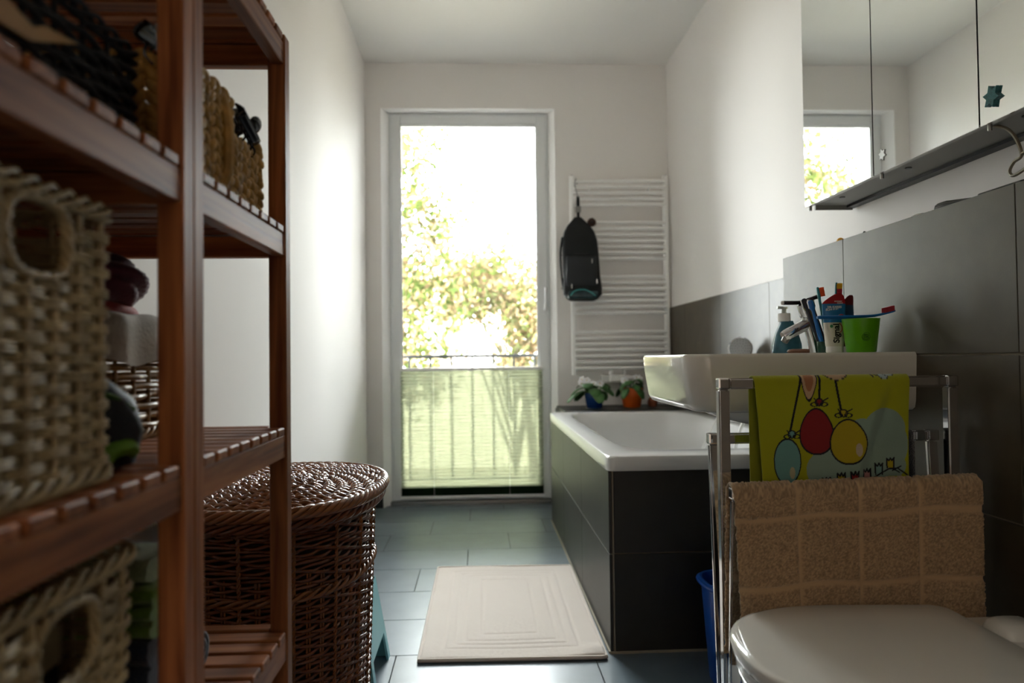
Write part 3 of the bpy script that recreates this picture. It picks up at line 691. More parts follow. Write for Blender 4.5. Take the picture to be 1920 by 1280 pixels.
# mixer tap on the basin
fa = empty('basin_tap', (.828, 1.74, BZ), 'chrome mixer tap standing on the washbasin', 'tap')
mb = MB(); mb.tube(bez([(.829, 1.74, .902), (.826, 1.74, .925), (.814, 1.74, .975), (.809, 1.74, .995)], 6), np.r_[.016, np.linspace(.0145, .0140, 17), .0145], 18); mb.build('column', M_chrome, fa)
mb = MB(); mb.tube([(.809, 1.74, .995), (.8085, 1.74, .998), (.801, 1.74, 1.026), (.800, 1.74, 1.029)], [.0150, .0165, .0165, .013], 18); mb.build('cartridge_cap', M_chrome, fa)
mb = MB(); mb.tube([(.818, 1.74, .984), (.810, 1.74, .979), (.755, 1.74, .951), (.748, 1.74, .947)], [.010, .0145, .0140, .0125], 16); mb.build('spout', M_chrome, fa)
mb = MB(); mb.tube([(.756, 1.74, .944), (.750, 1.74, .934)], [.0095, .0085], 14); mb.build('aerator', M_steel, fa)
mb = MB(); mb.tube(bez([(.838, 1.74, 1.046), (.815, 1.74, 1.038), (.795, 1.74, 1.031), (.750, 1.74, 1.0305)], 6), .0052, 10); mb.build('lever', mat('dark_chrome', '#4a4448', .15, metal=1), fa)
mb = MB(); mb.ellipsoid((.748, 1.74, 1.0305), (.005, .0055, .0055), None, 10, 6); mb.build('lever_tip', M_white, fa)
# soap dispenser
sp = empty('soap_dispenser', (.809, 1.86, BZ), 'blue-grey soap dispenser bottle with a white collar beside the tap', 'soap dispenser')
mb = MB(); mb.loft([superring(.809, 1.86, a, b, z, 28, 2.6) for z, a, b in [(BZ, .034, .022), (BZ + .004, .038, .025), (.93, .037, .025), (.96, .029, .021), (.982, .019, .016), (.991, .016, .014)]]); mb.build('bottle', mat('blue_bottle', '#3f7183', .2, var=.3, vscale=30), sp, angle=60)
mb = MB(); mb.lathe([(.0155, .990), (.0160, .992), (.0155, 1.011), (.012, 1.012)], (.803, 1.86, 0), 20); mb.build('collar', M_white, sp)
mb = MB(); mb.lathe([(.007, 1.011), (.006, 1.022), (.011, 1.024), (.011, 1.028), (.002, 1.029)], (.803, 1.86, 0), 14); mb.tube([(.803, 1.86, 1.026), (.785, 1.86, 1.027)], .004, 8); mb.build('pump_head', mat('clear_plastic', '#cfd2c8', .15, trans=.6), sp)
mb = MB(); mb.loft([superring(.815, 1.80, a, b, z, 20, 2.2) for z, a, b in [(BZ, .028, .016), (BZ + .004, .032, .019), (BZ + .009, .028, .015), (BZ + .011, .016, .008)]])
tag(mb.build('soap_bar', mat('brown_soap', '#7b4a28', .4), origin=(.815, 1.80, BZ)), 'thin brown bar of soap beside the tap', 'soap')

# toothbrushes
def toothbrush(name, a, b, m, mbris, label, side, bl=.025, group=None, nb=2, m2=None, bend=0.0):
    """a = handle end, b = head tip; bristles stand out along side"""
    a, b, side = np.array(a, float), np.array(b, float), np.array(side, float)
    L_ = np.linalg.norm(b - a); d = (b - a) / L_; side = side - d * side.dot(d); side /= np.linalg.norm(side); w_ = np.cross(d, side)
    t = empty(name, a, label, 'toothbrush', group)
    rings = []
    for u_, wd, th_ in ((0, .0045, .003), (.02, .0050, .0040), (.25, .0054, .0044), (.5, .0048, .0040), (.72, .0035, .0030), (.80, .0035, .0028), (.845, .0065, .0028), (.98, .0062, .0026), (1, .003, .002)):
        p = a + d * L_ * u_ + side * bend * max(0, (u_ - .62) / .38) ** 1.5; th = np.arange(10) * 2 * PI / 10
        rings.append(p + np.cos(th)[:, None] * w_ * wd + np.sin(th)[:, None] * side * th_)
    mb = MB(); mb.loft(rings); mb.build('handle', m, t, angle=60)
    hl = L_ * .14
    for k in range(nb):
        mb = MB(); u0, u1 = .845 * L_ + hl * k / nb + .0005, .845 * L_ + hl * (k + 1) / nb - .0005
        for i in range(4):
            for j in range(3):
                ub = u0 + (u1 - u0) * (i + .5) / 4; p = a + d * ub + side * bend * ((ub / L_ - .62) / .38) ** 1.5 + w_ * (j - 1) * .0038
                mb.tube([p, p + side * .0125], .0019, 6)
        mb.build('bristles', (m2 if (m2 and k == 1) else mbris), t)
    return t
P_teal, P_blue, P_brown, P_dkgr = mat('brush_teal', '#0d6f78', .3), mat('brush_blue', '#1166b0', .3), mat('brush_brown', '#2c1a1a', .3), mat('brush_darkgrey', '#2b2f38', .3)
B_or, B_red, B_yel, B_wh = mat('bristle_orange', '#e0521c', .7), mat('bristle_red', '#a81d30', .7), mat('bristle_yellow', '#e0b018', .7), mat('bristle_white', '#d8d8d8', .7)
hd = empty('brush_holder', (.811, 1.66, BZ), 'small dark green glass holding the toothbrushes', 'holder')
mb = MB(); mb.lathe([(.0005, 0), (.0140, 0), (.0150, .002), (.0162, .026), (.0154, .026), (.0142, .004), (.0005, .003)], (.811, 1.66, BZ), 20, cap0=False, cap1=False); mb.build('glass', mat('green_glass', '#1f5a44', .1, trans=.5), hd)
toothbrush('toothbrush', (.820, 1.6545, .911), (.792, 1.648, 1.060), P_teal, B_or, 'teal toothbrush with orange bristles in the green holder', (1, 0, .15))
toothbrush('toothbrush', (.820, 1.6660, .911), (.786, 1.672, 1.036), P_brown, B_wh, 'dark brown toothbrush in the green holder', (.2, 1, 0))
toothbrush('toothbrush', (.8095, 1.6665, .911), (.773, 1.681, 1.036), P_dkgr, B_wh, 'dark grey toothbrush in the green holder', (.2, 1, 0))
toothbrush('toothbrush', (.808, 1.6545, .911), (.776, 1.652, 1.030), P_blue, B_wh, 'blue toothbrush standing in the green holder', (.2, 1, 0))

# toothpaste tubes standing on their caps
M_sig_w, M_sig_b, M_sig_r = mat('tube_white', '#dedccf', .35), mat('tube_blue', '#1572ab', .35), mat('tube_red', '#b01c28', .35)
def paste_tube(c, scale, label, mw, mblu, mr, rot=0.0, writing=True, lean=0.0):
    t = empty('toothpaste_tube', c, label, 'toothpaste')
    cx_, cy_, cz_ = c; k = scale
    def ring(z, a, b, dx=0): return superring(cx_ + dx * k + lean * z, cy_, a * k, b * k, cz_ + z, 28, 2.6, rot)
    mb = MB(); mb.loft([ring(0, .0165, .0145), ring(.002, .018, .0155), ring(.014, .0175, .0150), ring(.015, .015, .013)]); mb.build('cap', M_white, t)
    lo = [(.014, .0185, .015), (.03, .0205, .0150), (.05, .0225, .0130), (.068, .0240, .0105)]
    hi = [(.068, .0240, .0105), (.09, .0262, .0075), (.111, .0275, .0035)]
    mb = MB(); mb.loft([ring(z, a, b) for z, a, b in lo]); mb.build('tube_body', mw, t, angle=60)
    mb = MB(); mb.loft([ring(z, a, b) for z, a, b in hi]); mb.build('blue_panel', mblu, t, angle=60)
    mb = MB(); mb.loft([ring(.111, .0275, .0035), ring(.118, .0240, .0025, .003), ring(.126, .017, .0018, .008), ring(.131, .0115, .0014, .011), ring(.1335, .007, .001, .012)]); mb.build('red_crimp', mr, t, angle=60)
    return t
tp1 = paste_tube((.806, 1.60, BZ), 1.0, 'white, blue and red toothpaste tube standing beside the green cup', M_sig_w, M_sig_b, M_sig_r)
M_tb, M_tr, M_tg = mat('print_black', '#101013', .5), mat('print_red', '#c23324', .5), mat('print_green', '#3f8a58', .5)
M_tw = mat('print_white', '#e8eaea', .5)
def put_text(body, size, parent, p, m, name, offs=0.0, rotz=0.0, tilt=0.0):
    me = text_mesh(body, size, .00015, offs); o = obj_from(name, me, m, parent)
    o.location = Vector(p) - worg(parent); o.rotation_mode = 'XYZ'
    o.matrix_local = Matrix.Translation(Vector(p) - worg(parent)) @ Matrix.Rotation(tilt, 4, 'X') @ Matrix.Rotation(PI / 2, 4, 'X') @ Matrix.Rotation(rotz, 4, 'Z'); return o
put_text('Signal', .0195, tp1, (.8035, 1.5838, .950), M_tb, 'lettering', .0006, PI / 2, .0)
put_text('24h KARIES', .0068, tp1, (.805, 1.5944, 1.0095), M_tw, 'lettering', .0003, 0, .12)
put_text('SCHUTZ*', .0068, tp1, (.799, 1.5938, 1.0035), M_tw, 'lettering', .0003, 0, .12)
put_text('INTENSIV', .0042, tp1, (.815, 1.5962, 1.0225), M_tw, 'lettering', .0001, 0, .10)
put_text('CLEAN', .0042, tp1, (.819, 1.5962, 1.0185), M_tw, 'lettering', .0001, 0, .10)
th = np.linspace(-.95, 1.05, 14)
mb = MB(); mb.tube(np.stack([.8040 + .0135 * np.cos(th), np.full(14, 1.5862), .9615 + .0125 * np.sin(th)], 1), .0009, 5); mb.build('red_arc', M_tr, tp1)
th = np.linspace(0, PI * 1.1, 18)
mb = MB(); mb.tube(np.stack([.819 + .0088 * np.cos(th), np.full(18, 1.5918), .9835 + .0088 * np.sin(th)], 1), .0012, 5); mb.build('red_ring', M_tr, tp1)
mb = MB(); mb.lathe([(0, 0), (.0072, 0), (.0072, .0004), (0, .0004)], (0, 0, 0), 20, Matrix.Translation((.819, 1.5922, .9835)) @ Matrix.Rotation(PI / 2, 4, 'X')); mb.build('white_disc', M_tw, tp1)
mb = MB(); mb.lathe([(0, 0), (.0036, 0), (.0036, .0004), (0, .0004)], (0, 0, 0), 14, Matrix.Translation((.7935, 1.5868, .966)) @ Matrix.Rotation(PI / 2, 4, 'X')); mb.build('green_emblem', M_tg, tp1)
paste_tube((.858, 1.640, BZ), .8, 'dark toothpaste tube standing behind the green cup', mat('tube_maroon', '#4a1a2a', .35), mat('tube_navy', '#12405e', .35), mat('tube_darkred', '#6a1620', .35), .45)
toothbrush('toothbrush', (.829, 1.645, BZ), (.813, 1.599, 1.066), P_teal, B_red, 'toothbrush with red and yellow bristles behind the toothpaste tube', (.9, -.5, 0), nb=2, m2=B_yel)

cp = empty('tumbler', (.8443, 1.556, BZ), 'lime green plastic tumbler standing on the washbasin', 'tumbler')
mb = MB(); mb.lathe([(.0005, 0), (.0285, 0), (.0305, .002), (.0390, .074), (.0375, .074), (.0292, .004), (.0005, .003)], (.8443, 1.556, BZ), 40, cap0=False, cap1=False); mb.build('cup', mat('lime_plastic', '#5fae10', .3), cp)
th = np.linspace(0, 2 * PI, 28, endpoint=False); cyl = lambda x, z, r=.0352: 1.556 - math.sqrt(max(r * r - (x - .8443) ** 2, 1e-6))
M_emb = mat('cup_emblem', '#35620f', .5)
mb = MB(); lx, lz = .8375, .9405; rad = lambda z: .0305 + (.0390 - .0305) * (z - BZ - .002) / .072 + .0001
mb.tube([(lx + .0085 * math.cos(t), cyl(lx + .0085 * math.cos(t), 0, rad(lz + .0085 * math.sin(t))), lz + .0085 * math.sin(t)) for t in th], .0004, 4, True); mb.build('emblem_ring', M_emb, cp)
th = np.linspace(PI * 1.15, PI * 1.85, 12)
mb = MB(); mb.tube([(lx + .006 * math.cos(t), cyl(lx + .006 * math.cos(t), 0, rad(lz + .006 * math.sin(t))), lz + .006 * math.sin(t)) for t in th], .0006, 4); mb.build('emblem_smile', M_emb, cp)
put_text('KIDS', .0052, cp, (lx, cyl(lx, 0, rad(lz + .003)) - .0006, lz + .0032), M_emb, 'lettering', .0002, 0, -.1)
put_text('CUPS', .0042, cp, (lx, cyl(lx, 0, rad(lz - .001)) - .0006, lz - .0012), M_emb, 'lettering', .0002, 0, -.1)
toothbrush('toothbrush', (.739, 1.541, .9836), (.925, 1.561, .9858), P_blue, B_red, 'blue toothbrush with red bristles lying across the green tumbler', (-.1, 0, 1), bend=.012)

# ------------------------------------------------------------------ wooden shelf units
SX0, SX1 = -.655, -.290
LV = [.190, .492, .793, 1.095, 1.387]      # rail tops
PW = .026
def shelf_unit(ya, label):
    yb = ya + .3755
    t = empty('shelf_unit', ((SX0 + SX1) / 2, (ya + yb) / 2, 0), label, 'shelf', 'wooden slatted shelf units')
    for x in (SX0, SX1 - PW):
        for y in (ya, yb - PW): cbox('post', x, x + PW, y, y + PW, 0, 1.400, W_z, t, .0018)
    for z in LV:
        for x in (SX0 + .002, SX1 - .020): cbox('side_rail', x, x + .018, ya + PW, yb - PW, z - .034, z, W_y, t, .0015)
        for y in (ya + .004, yb - .022): cbox('end_rail', SX0 + PW, SX1 - PW, y, y + .018, z - .034, z - .002, W_x, t, .0015)
        n = 8; pit = .0402; s0 = ya + PW + .0010
        for k in range(n):
            y = s0 + k * pit; cbox('slat', SX0 + .001, SX1 - .0005, y, y + .0322, z, z + .0115, W_x, t, .0018)
        for y in (ya, yb - PW): cbox('slat', SX0 + PW + .001, SX1 - PW - .001, y + .0005, y + PW - .0005, z - .0005, z + .0115, W_x, t, .0018)
    return t
shelf_unit(.7475, 'slatted wooden shelf unit with the brown braided basket, beside the wicker hamper')
shelf_unit(.3715, 'slatted wooden shelf unit holding the pale wicker baskets')
ST = [z + .0115 for z in LV]

# ------------------------------------------------------------------ woven baskets
def perim(cx_, cy_, w_, d_, r, n):
    P = []
    for (sx, sy, a) in ((1, 1, 0), (-1, 1, PI / 2), (-1, -1, PI), (1, -1, 3 * PI / 2)):
        for k in range(9):
            an = a + PI / 2 * k / 8; P.append((cx_ + sx * (w_ / 2 - r) + r * math.cos(an), cy_ + sy * (d_ / 2 - r) + r * math.sin(an)))
    Q = resample(P, n); T = np.roll(Q, -1, 0) - np.roll(Q, 1, 0); T /= np.linalg.norm(T, axis=1)[:, None]
    return Q, np.stack([T[:, 1], -T[:, 0]], 1)
def wicker_basket(name, cx_, cy_, z0, w_, d_, h, m, label, nst=30, pitch=.0078, r=.0020, hole=None, flare=.0, double=True, rim=.0046):
    t = empty(name, (cx_, cy_, z0), label, 'basket')
    per = 6; n = nst * per
    rows = int((h - .030) / pitch)
    for i in range(rows):
        z = z0 + .018 + i * pitch; fl = flare * i / rows
        Q, Nn = perim(cx_, cy_, w_ + 2 * fl, d_ + 2 * fl, .022, n)
        wv = np.cos(PI * (np.arange(n) / per + i)) * .0034 + rng.normal(0, .0003, n)
        for dz in ((-.0020, .0020) if double else (0,)):
            zz = z + dz + rng.normal(0, .0002, n) + .0008 * np.sin(np.arange(n) / n * 2 * PI * 3 + i)
            P = np.stack([Q[:, 0] + Nn[:, 0] * wv, Q[:, 1] + Nn[:, 1] * wv, zz], 1)
            mb = MB()
            if hole and hole[2] - .004 < z < hole[3] + .004:
                keep = ~((P[:, 0] > cx_ + w_ / 2 - .03) & (P[:, 1] > hole[0]) & (P[:, 1] < hole[1]))
                k0 = np.where(~keep)[0]
                if len(k0):
                    # start just past the hole and go round to its other side
                    idx = np.arange(n)
                    brk = [j for j in range(n) if keep[j] and not keep[j - 1]][0]
                    idx = np.roll(idx, -brk); P = P[idx][keep[idx]]
                    mb.tube(P, r, 5, False, ref=(0, 0, 1)); mb.build('weaver', m, t, angle=80); continue
            mb.tube(P, r, 5, True, ref=(0, 0, 1)); mb.build('weaver', m, t, angle=80)
    Q, Nn = perim(cx_, cy_, w_, d_, .022, nst)
    for j in range(nst):
        x, y = Q[j]; nx_, ny_ = Nn[j] * flare
        if hole and x > cx_ + w_ / 2 - .01 and hole[0] + .004 < y < hole[1] - .004:
            segs = [(z0 + .006, hole[2]), (hole[3], z0 + h - .006)]
        else: segs = [(z0 + .006, z0 + h - .006)]
        for a, b in segs:
            ta, tb = (a - z0) / h, (b - z0) / h
            mb = MB(); mb.tube([(x + nx_ * ta, y + ny_ * ta, a), (x + nx_ * tb, y + ny_ * tb, b)], .0026, 6); mb.build('stake', m, t)
    # plaited rims
    for zc, nm, fl in ((z0 + h - .006, 'rim_strand', flare), (z0 + .008, 'base_strand', 0)):
        Q, Nn = perim(cx_, cy_, w_ + 2 * fl + .002, d_ + 2 * fl + .002, .024, 240)
        for k in range(4):
            ph = np.arange(240) / 240 * 2 * PI * 11 + k * PI / 2
            P = np.stack([Q[:, 0] + Nn[:, 0] * rim * np.cos(ph), Q[:, 1] + Nn[:, 1] * rim * np.cos(ph), zc + rim * 1.35 * np.sin(ph)], 1)
            mb = MB(); mb.tube(P, .0027, 5, True, ref=(0, 0, 1)); mb.build(nm, m, t, angle=80)
    if hole:
        hy, hz, ry, rz = (hole[0] + hole[1]) / 2, (hole[2] + hole[3]) / 2, (hole[1] - hole[0]) / 2, (hole[3] - hole[2]) / 2
        th = np.arange(64) * 2 * PI / 64
        for k in range(3):
            ph = np.arange(64) / 64 * 2 * PI * 7 + k * 2 * PI / 3; c, s_ = np.cos(th), np.sin(th)
            rr_ = 1 + .06 * np.cos(ph)
            P = np.stack([np.full(64, cx_ + w_ / 2 + flare * .85) + .003 * np.sin(ph), hy + ry * rr_ * np.sign(c) * np.abs(c) ** .7, hz + rz * rr_ * np.sign(s_) * np.abs(s_) ** .7], 1)
            mb = MB(); mb.tube(P, .0026, 5, True, ref=(1, 0, 0)); mb.build('handle_binding', m, t, angle=80)
    mb = MB(); mb.loft([np.c_[perim(cx_, cy_, w_ - .004, d_ - .004, .02, 40)[0], np.full(40, z)] for z in (z0 + .001, z0 + .006)]); mb.build('base', m, t, smooth=False)
    return t
wicker_basket('wicker_basket', -.460, .530, ST[2], .285, .222, .232, M_wick, 'pale wicker basket with a handle hole on the middle shelf', hole=(.494, .570, .968, 1.024))
wicker_basket('wicker_basket', -.460, .562, ST[1],   .285, .206, .238, M_wick, 'pale wicker basket with an oval handle hole on the lower shelf', hole=(.520, .602, .664, .722), flare=.006)
# things seen inside the pale baskets
M_paper = mat('paper_grey', '#8f9498', .6); M_card = mat('card_beige', '#8a7a5c', .7)
for (x, y, z, hh, label) in ((-.355, .512, ST[2] + .006, .20, 'grey box standing inside the middle pale wicker basket'), (-.350, .575, ST[1] + .006, .185, 'black box standing inside the lower pale wicker basket')):
    g = empty('storage_box', (x, y, z), label, 'box')
    cbox('carton', x - .10, x + .010, y - .045, y + .025, z, z + hh, M_paper if 'grey' in label else M_glossblk, g, .002)
    cbox('lid_edge', x - .102, x + .012, y - .047, y + .027, z + hh - .03, z + hh + .002, M_card, g, .002)

# black woven basket on the upper shelf
bb = wicker_basket('wicker_basket', -.475, .572, ST[3], .285, .300, .100, mat('black_wicker', '#060505', .8), 'black woven basket on the upper shelf', nst=28, pitch=.0072, r=.0034, double=False)
pb = empty('folded_bag', (-.40, .475, ST[3] + .012), 'dark pouch with a tan paper flap in the black basket', 'bag')
mb = MB(); mb.loft([superring(-.418, .516, a, b, z, 28, 3) for z, a, b in [(ST[3] + .006, .05, .05), (ST[3] + .05, .058, .070), (ST[3] + .09, .060, .076), (ST[3] + .14, .056, .070), (ST[3] + .165, .03, .04)]]); mb.build('pouch', mat('pouch_dark', '#14160f', .7), pb, angle=60)
pg = [(.435, 1.2140), (.474, 1.2140), (.480, 1.158), (.529, 1.147), (.544, 1.1545), (.587, 1.160), (.529, 1.1370), (.435, 1.130)]
mb = MB(); mb.loft([np.array([(-.3185, y, z) for y, z in pg]), np.array([(-.3215, y, z) for y, z in pg])]); mb.box(-.39, -.3185, .435, .474, 1.2110, 1.2140); mb.build('paper_flap', mat('tan_paper', '#a57c46', .7), pb, smooth=False)

# brown hyacinth basket with hair claws on the upper shelf of the further unit
hy = empty('braided_basket', (-.43, .92, ST[3]), 'brown braided water hyacinth basket with a notched rim on the upper shelf', 'basket')
hx0, hx1, hy0, hy1 = -.55, -.318, .795, 1.045; hz0 = ST[3]
def rimz(y, face):
    if face == 'x': return 1.236 if y < .935 else (1.236 - (y - .935) / .012 * .040 if y < .947 else (1.196 if y < 1.015 else 1.196 + (y - 1.015) / .03 * .012))
    return 1.208 if face == 'far' else 1.236
mb = MB()
core = [(hx0 + .008, hy0 + .008), (hx1 - .008, hy0 + .008), (hx1 - .008, hy1 - .008), (hx0 + .008, hy1 - .008)]
mb.loft([np.array([(x, y, hz0) for x, y in core]), np.array([(x, y, 1.185) for x, y in core])]); mb.build('lining', mat('hyacinth_dark', '#3b2a16', .8), hy, smooth=False)
def knots(face, L0, L1, fixed):
    mb = MB(); nrow = 11; cnt = int((L1 - L0) / .0158)
    for c_ in range(cnt + 1):
        s_ = L0 + (L1 - L0) * c_ / cnt; zr = rimz(s_, face); k = 0; z = hz0 + .0102
        while z < zr - .003:
            sgn = 1 if c_ % 2 else -1; jit = rng.normal(0, .0008, 3)
            if face == 'x': p = (fixed + jit[0], s_ + jit[1], z + .003 * (c_ % 2) + jit[2]); Mr = Matrix.Rotation(sgn * .7 + rng.normal() * .1, 4, 'X')
            else: p = (s_ + jit[0], fixed + jit[1], z + .003 * (c_ % 2) + jit[2]); Mr = Matrix.Rotation(PI / 2, 4, 'Z') @ Matrix.Rotation(sgn * .7, 4, 'X')
            mb.ellipsoid(p, (.0090, .0078, .0125), Mr, 10, 6); z += .0145; k += 1
    return mb
for face, a, b, f in (('x', hy0, hy1, hx1), ('far', hx0, hx1, hy1), ('near', hx0, hx1, hy0)):
    o = knots(face, a, b, f).build('braid', M_hyac, hy, angle=80); o['kind'] = 'stuff'
mb = knots('x', hy0, hy1, hx0); o = mb.build('braid', M_hyac, hy, angle=80); o['kind'] = 'stuff'
mb = MB(); mb.tube(bez([(-.326, .90, 1.115), (-.309, .90, 1.14), (-.309, .90, 1.2), (-.318, .90, 1.237)], 5), .008, 8); mb.build('rib', M_hyac, hy)
def claw(p, label, ang):
    t = empty('hair_claw', p, label, 'hair claw', 'black hair claws on the braided basket'); Mx = Matrix.Translation(p) @ Matrix.Rotation(ang, 4, 'X')
    for sgn in (-1, 1):
        mb = MB()
        V = np.array([Mx @ Vector((sgn * (.006 + .013 * math.sin(PI * u_)), -.036 + .072 * v_, -.010 + .022 * (1 - u_))) for v_ in np.linspace(0, 1, 9) for u_ in np.linspace(0, 1, 7)])
        F = [(j * 7 + i, j * 7 + i + 1, (j + 1) * 7 + i + 1, (j + 1) * 7 + i) for j in range(8) for i in range(6)]
        mb.add(V, F); jo = mb.build('jaw', M_glossblk, t); sm = jo.modifiers.new('s', 'SOLIDIFY'); sm.thickness = .003
        for q in range(6):
            y = -.033 + .0132 * q; mb = MB()
            mb.tube(bez([Mx @ Vector((sgn * .007, y, -.008)), Mx @ Vector((sgn * .012, y, -.020)), Mx @ Vector((sgn * .004, y, -.032))], 4), np.linspace(.0022, .0012, 9), 6); mb.build('tooth', M_glossblk, t)
        mb = MB(); Mq = Mx @ Matrix.Translation((sgn * .010, .030, .022)) @ Matrix.Rotation(sgn * .6, 4, 'Y')
        mb.ellipsoid(Mq.translation, (.005, .016, .012), Mq, 14, 8); mb.build('finger_tab', M_glossblk, t)
    mb = MB(); mb.tube([Mx @ Vector((0, -.02, .010)), Mx @ Vector((0, .03, .010))], .005, 10); mb.build('spring', M_steel, t)
    return t
claw((-.322, .985, 1.222), 'black plastic hair claw lying over the notch of the braided basket', -.28)
claw((-.345, .815, 1.262), 'black plastic hair claw clipped to the high rim of the braided basket', .15)

# clothes basket, further back
wicker_basket('wicker_basket', -.532, .978, ST[2], .19, .195, .150, M_wickb, 'honey-coloured wicker basket filled with clothes', nst=18, pitch=.0125, r=.0045, double=False)
M_linen = mat('linen', '#bdb5aa', .9, bump=.3, bscale=200)
mb = MB(); nseg = 80
def lin_ring(z, off, amp):
    Q, Nn = perim(-.532, .978, .19 + 2 * off, .195 + 2 * off, .03, nseg); wv = amp * np.sin(np.arange(nseg) * 2 * PI * 7 / nseg) + amp * .6 * np.sin(np.arange(nseg) * 2 * PI * 3 / nseg + 1)
    return np.c_[Q + Nn * wv[:, None], z + wv * 1.5]
mb.loft([lin_ring(z, o_, a_) for z, o_, a_ in ((.905, .0135, .0026), (.925, .0140, .0026), (.952, .0125, .0016), (.964, .008, .001), (.9665, .000, .001), (.963, -.009, .001), (.930, -.0125, .001))], False, False)
tag(mb.build('basket_liner', M_linen, angle=80, origin=(-.532, .978, .905)), 'grey linen liner folded over the honey wicker basket', 'liner')
def cloth_heap(name, c, rad, m, label, seed, cat='clothing', amp=.18, flat=0.0):
    r_ = np.random.default_rng(seed); mb = MB(); rings = []; nv, nu = 26, 44
    f = [(r_.uniform(1, 5), r_.uniform(2, 7), r_.uniform(0, 6), r_.uniform(.4, 1)) for _ in range(7)]
    for i in range(nv + 1):
        ph = -PI / 2 + PI * i / nv; th = np.arange(nu) * 2 * PI / nu
        d = sum(a * np.sin(np.round(k1) * th + k2 * ph + k3) for k1, k2, k3, a in f) / 3
        d = 1 + amp * (np.abs(d) - .5); rr_ = max(math.cos(ph), .01)
        z = rad[2] * math.sin(ph) * d
        if flat: z = np.maximum(z, -flat)
        rings.append(np.stack([c[0] + rad[0] * rr_ * np.cos(th) * d, c[1] + rad[1] * rr_ * np.sin(th) * d, c[2] + z], 1))
    mb.loft(rings); return tag(mb.build(name, m, angle=75, origin=c), label, cat)
M_burg = mat('burgundy_cloth', '#5a2032', .85, sheen=.3, bump=.2, bscale=300); M_red = mat('red_cloth', '#a83020', .8, sheen=.2, bump=.2, bscale=300)
cloth_heap('folded_sweater', (-.532, .978, 1.012), (.080, .076, .044), M_burg, 'crumpled burgundy garment heaped in the honey wicker basket', 3, amp=.22)
cloth_heap('folded_shirt', (-.527, .978, .964), (.076, .074, .030), M_red, 'red garment peeking from the honey wicker basket', 5, amp=.2)
# navy pouch behind the middle basket
pn = empty('toiletry_pouch', (-.45, .697, ST[2]), 'dark navy pouch with lime trim behind the pale wicker basket', 'bag')
mb = MB(); mb.loft([superring(-.455, .697, a, b, ST[2] + z, 36, 2.6) for z, a, b in [(0, .11, .03), (.004, .126, .042), (.035, .134, .047), (.065, .125, .044), (.085, .10, .034), (.096, .06, .015)]]); mb.build('body', mat('navy_nylon', '#0b111c', .6, bump=.2, bscale=100), pn, angle=60)
mb = MB(); mb.tube(bez([(-.34, .664, ST[2] + .010), (-.336, .672, ST[2] + .018), (-.328, .685, ST[2] + .022), (-.330, .700, ST[2] + .016)], 6), np.r_[.004, np.full(17, .008), .004], 8); mb.build('lime_strap', mat('lime_nylon', '#5f8a1e', .6), pn)
mb = MB(); mb.tube(bez([(-.40, .66, ST[2] + .083), (-.345, .675, ST[2] + .072), (-.328, .70, ST[2] + .055)], 6), .003, 6); mb.build('lime_piping', mat('lime_dark', '#3d5f1e', .6), pn)

# folded towels on the lower shelves
def terry(name, col): return mat(name, col, .95, bump=.9, bscale=420, sheen=.4, var=.2, vscale=120)
def folded_towel(x0, x1, y0, y1, z0, z1, m, label, layers=3, tilt=0.0, group=None):
    t = empty('folded_towel', ((x0 + x1) / 2, (y0 + y1) / 2, z0), label, 'towel', group); hh = (z1 - z0) / layers
    for k in range(layers):
        za = z0 + hh * k; mb = MB(); rings = []
        nseg = 24
        for x in np.linspace(x0, x1, 14):
            th = np.linspace(0, 2 * PI, nseg, endpoint=False); ca, sa = np.cos(th), np.sin(th)
            yy = (y0 + y1) / 2 + (y1 - y0) / 2 * np.sign(ca) * np.abs(ca) ** .35 + .002 * math.sin(x * 60 + k)
            zz = za + hh / 2 + hh / 2 * 1.04 * np.sign(sa) * np.abs(sa) ** .6 + tilt * (x - x1) + .0015 * np.sin(yy * 90 + x * 50 + k)
            zz = np.maximum(zz, z0)
            rings.append(np.stack([np.full(nseg, x), yy, zz], 1) + rng.normal(0, .0006, (nseg, 3)))
        mb.loft(rings); mb.build('fold', m, t, angle=80)
    return t
folded_towel(-.62, -.346, .776, .872, ST[1], ST[1] + .050, terry('terry_blue', '#2f4f86'), 'blue terry towel at the bottom of the stack on the lower shelf', 2)
folded_towel(-.62, -.350, .778, .872, ST[1] + .050, ST[1] + .108, terry('terry_navy', '#22324f'), 'navy terry towel in the middle of the stack on the lower shelf', 2)
folded_towel(-.62, -.346, .775, .874, ST[1] + .108, ST[1] + .165, terry('terry_green', '#6b8f22'), 'lime green terry towel in the stack on the lower shelf', 3)
folded_towel(-.62, -.352, .780, .870, ST[1] + .165, ST[1] + .190, terry('terry_palegreen', '#a3b58a'), 'pale green terry towel on top of the stack on the lower shelf', 1)
rt = empty('rolled_towel', (-.47, .965, ST[1]), 'rolled blue-grey towel on the lower shelf beside the towel stack', 'towel')
sp_t = np.linspace(0, 5 * PI, 90); rs = .006 + .020 * sp_t / sp_t[-1]
mb = MB(); prof2 = np.stack([.958 + rs * np.cos(sp_t), ST[1] + .0265 + rs * np.sin(sp_t)], 1)
V = np.array([(x, p[0], p[1]) for x in np.linspace(-.60, -.362, 10) for p in prof2]); nn_ = len(prof2)
mb.add(V, [(j * nn_ + i, j * nn_ + i + 1, (j + 1) * nn_ + i + 1, (j + 1) * nn_ + i) for j in range(9) for i in range(nn_ - 1)]); ro = mb.build('roll', terry('terry_slate', '#5b6472'), rt, angle=80)
sm = ro.modifiers.new('s', 'SOLIDIFY'); sm.thickness = .0035

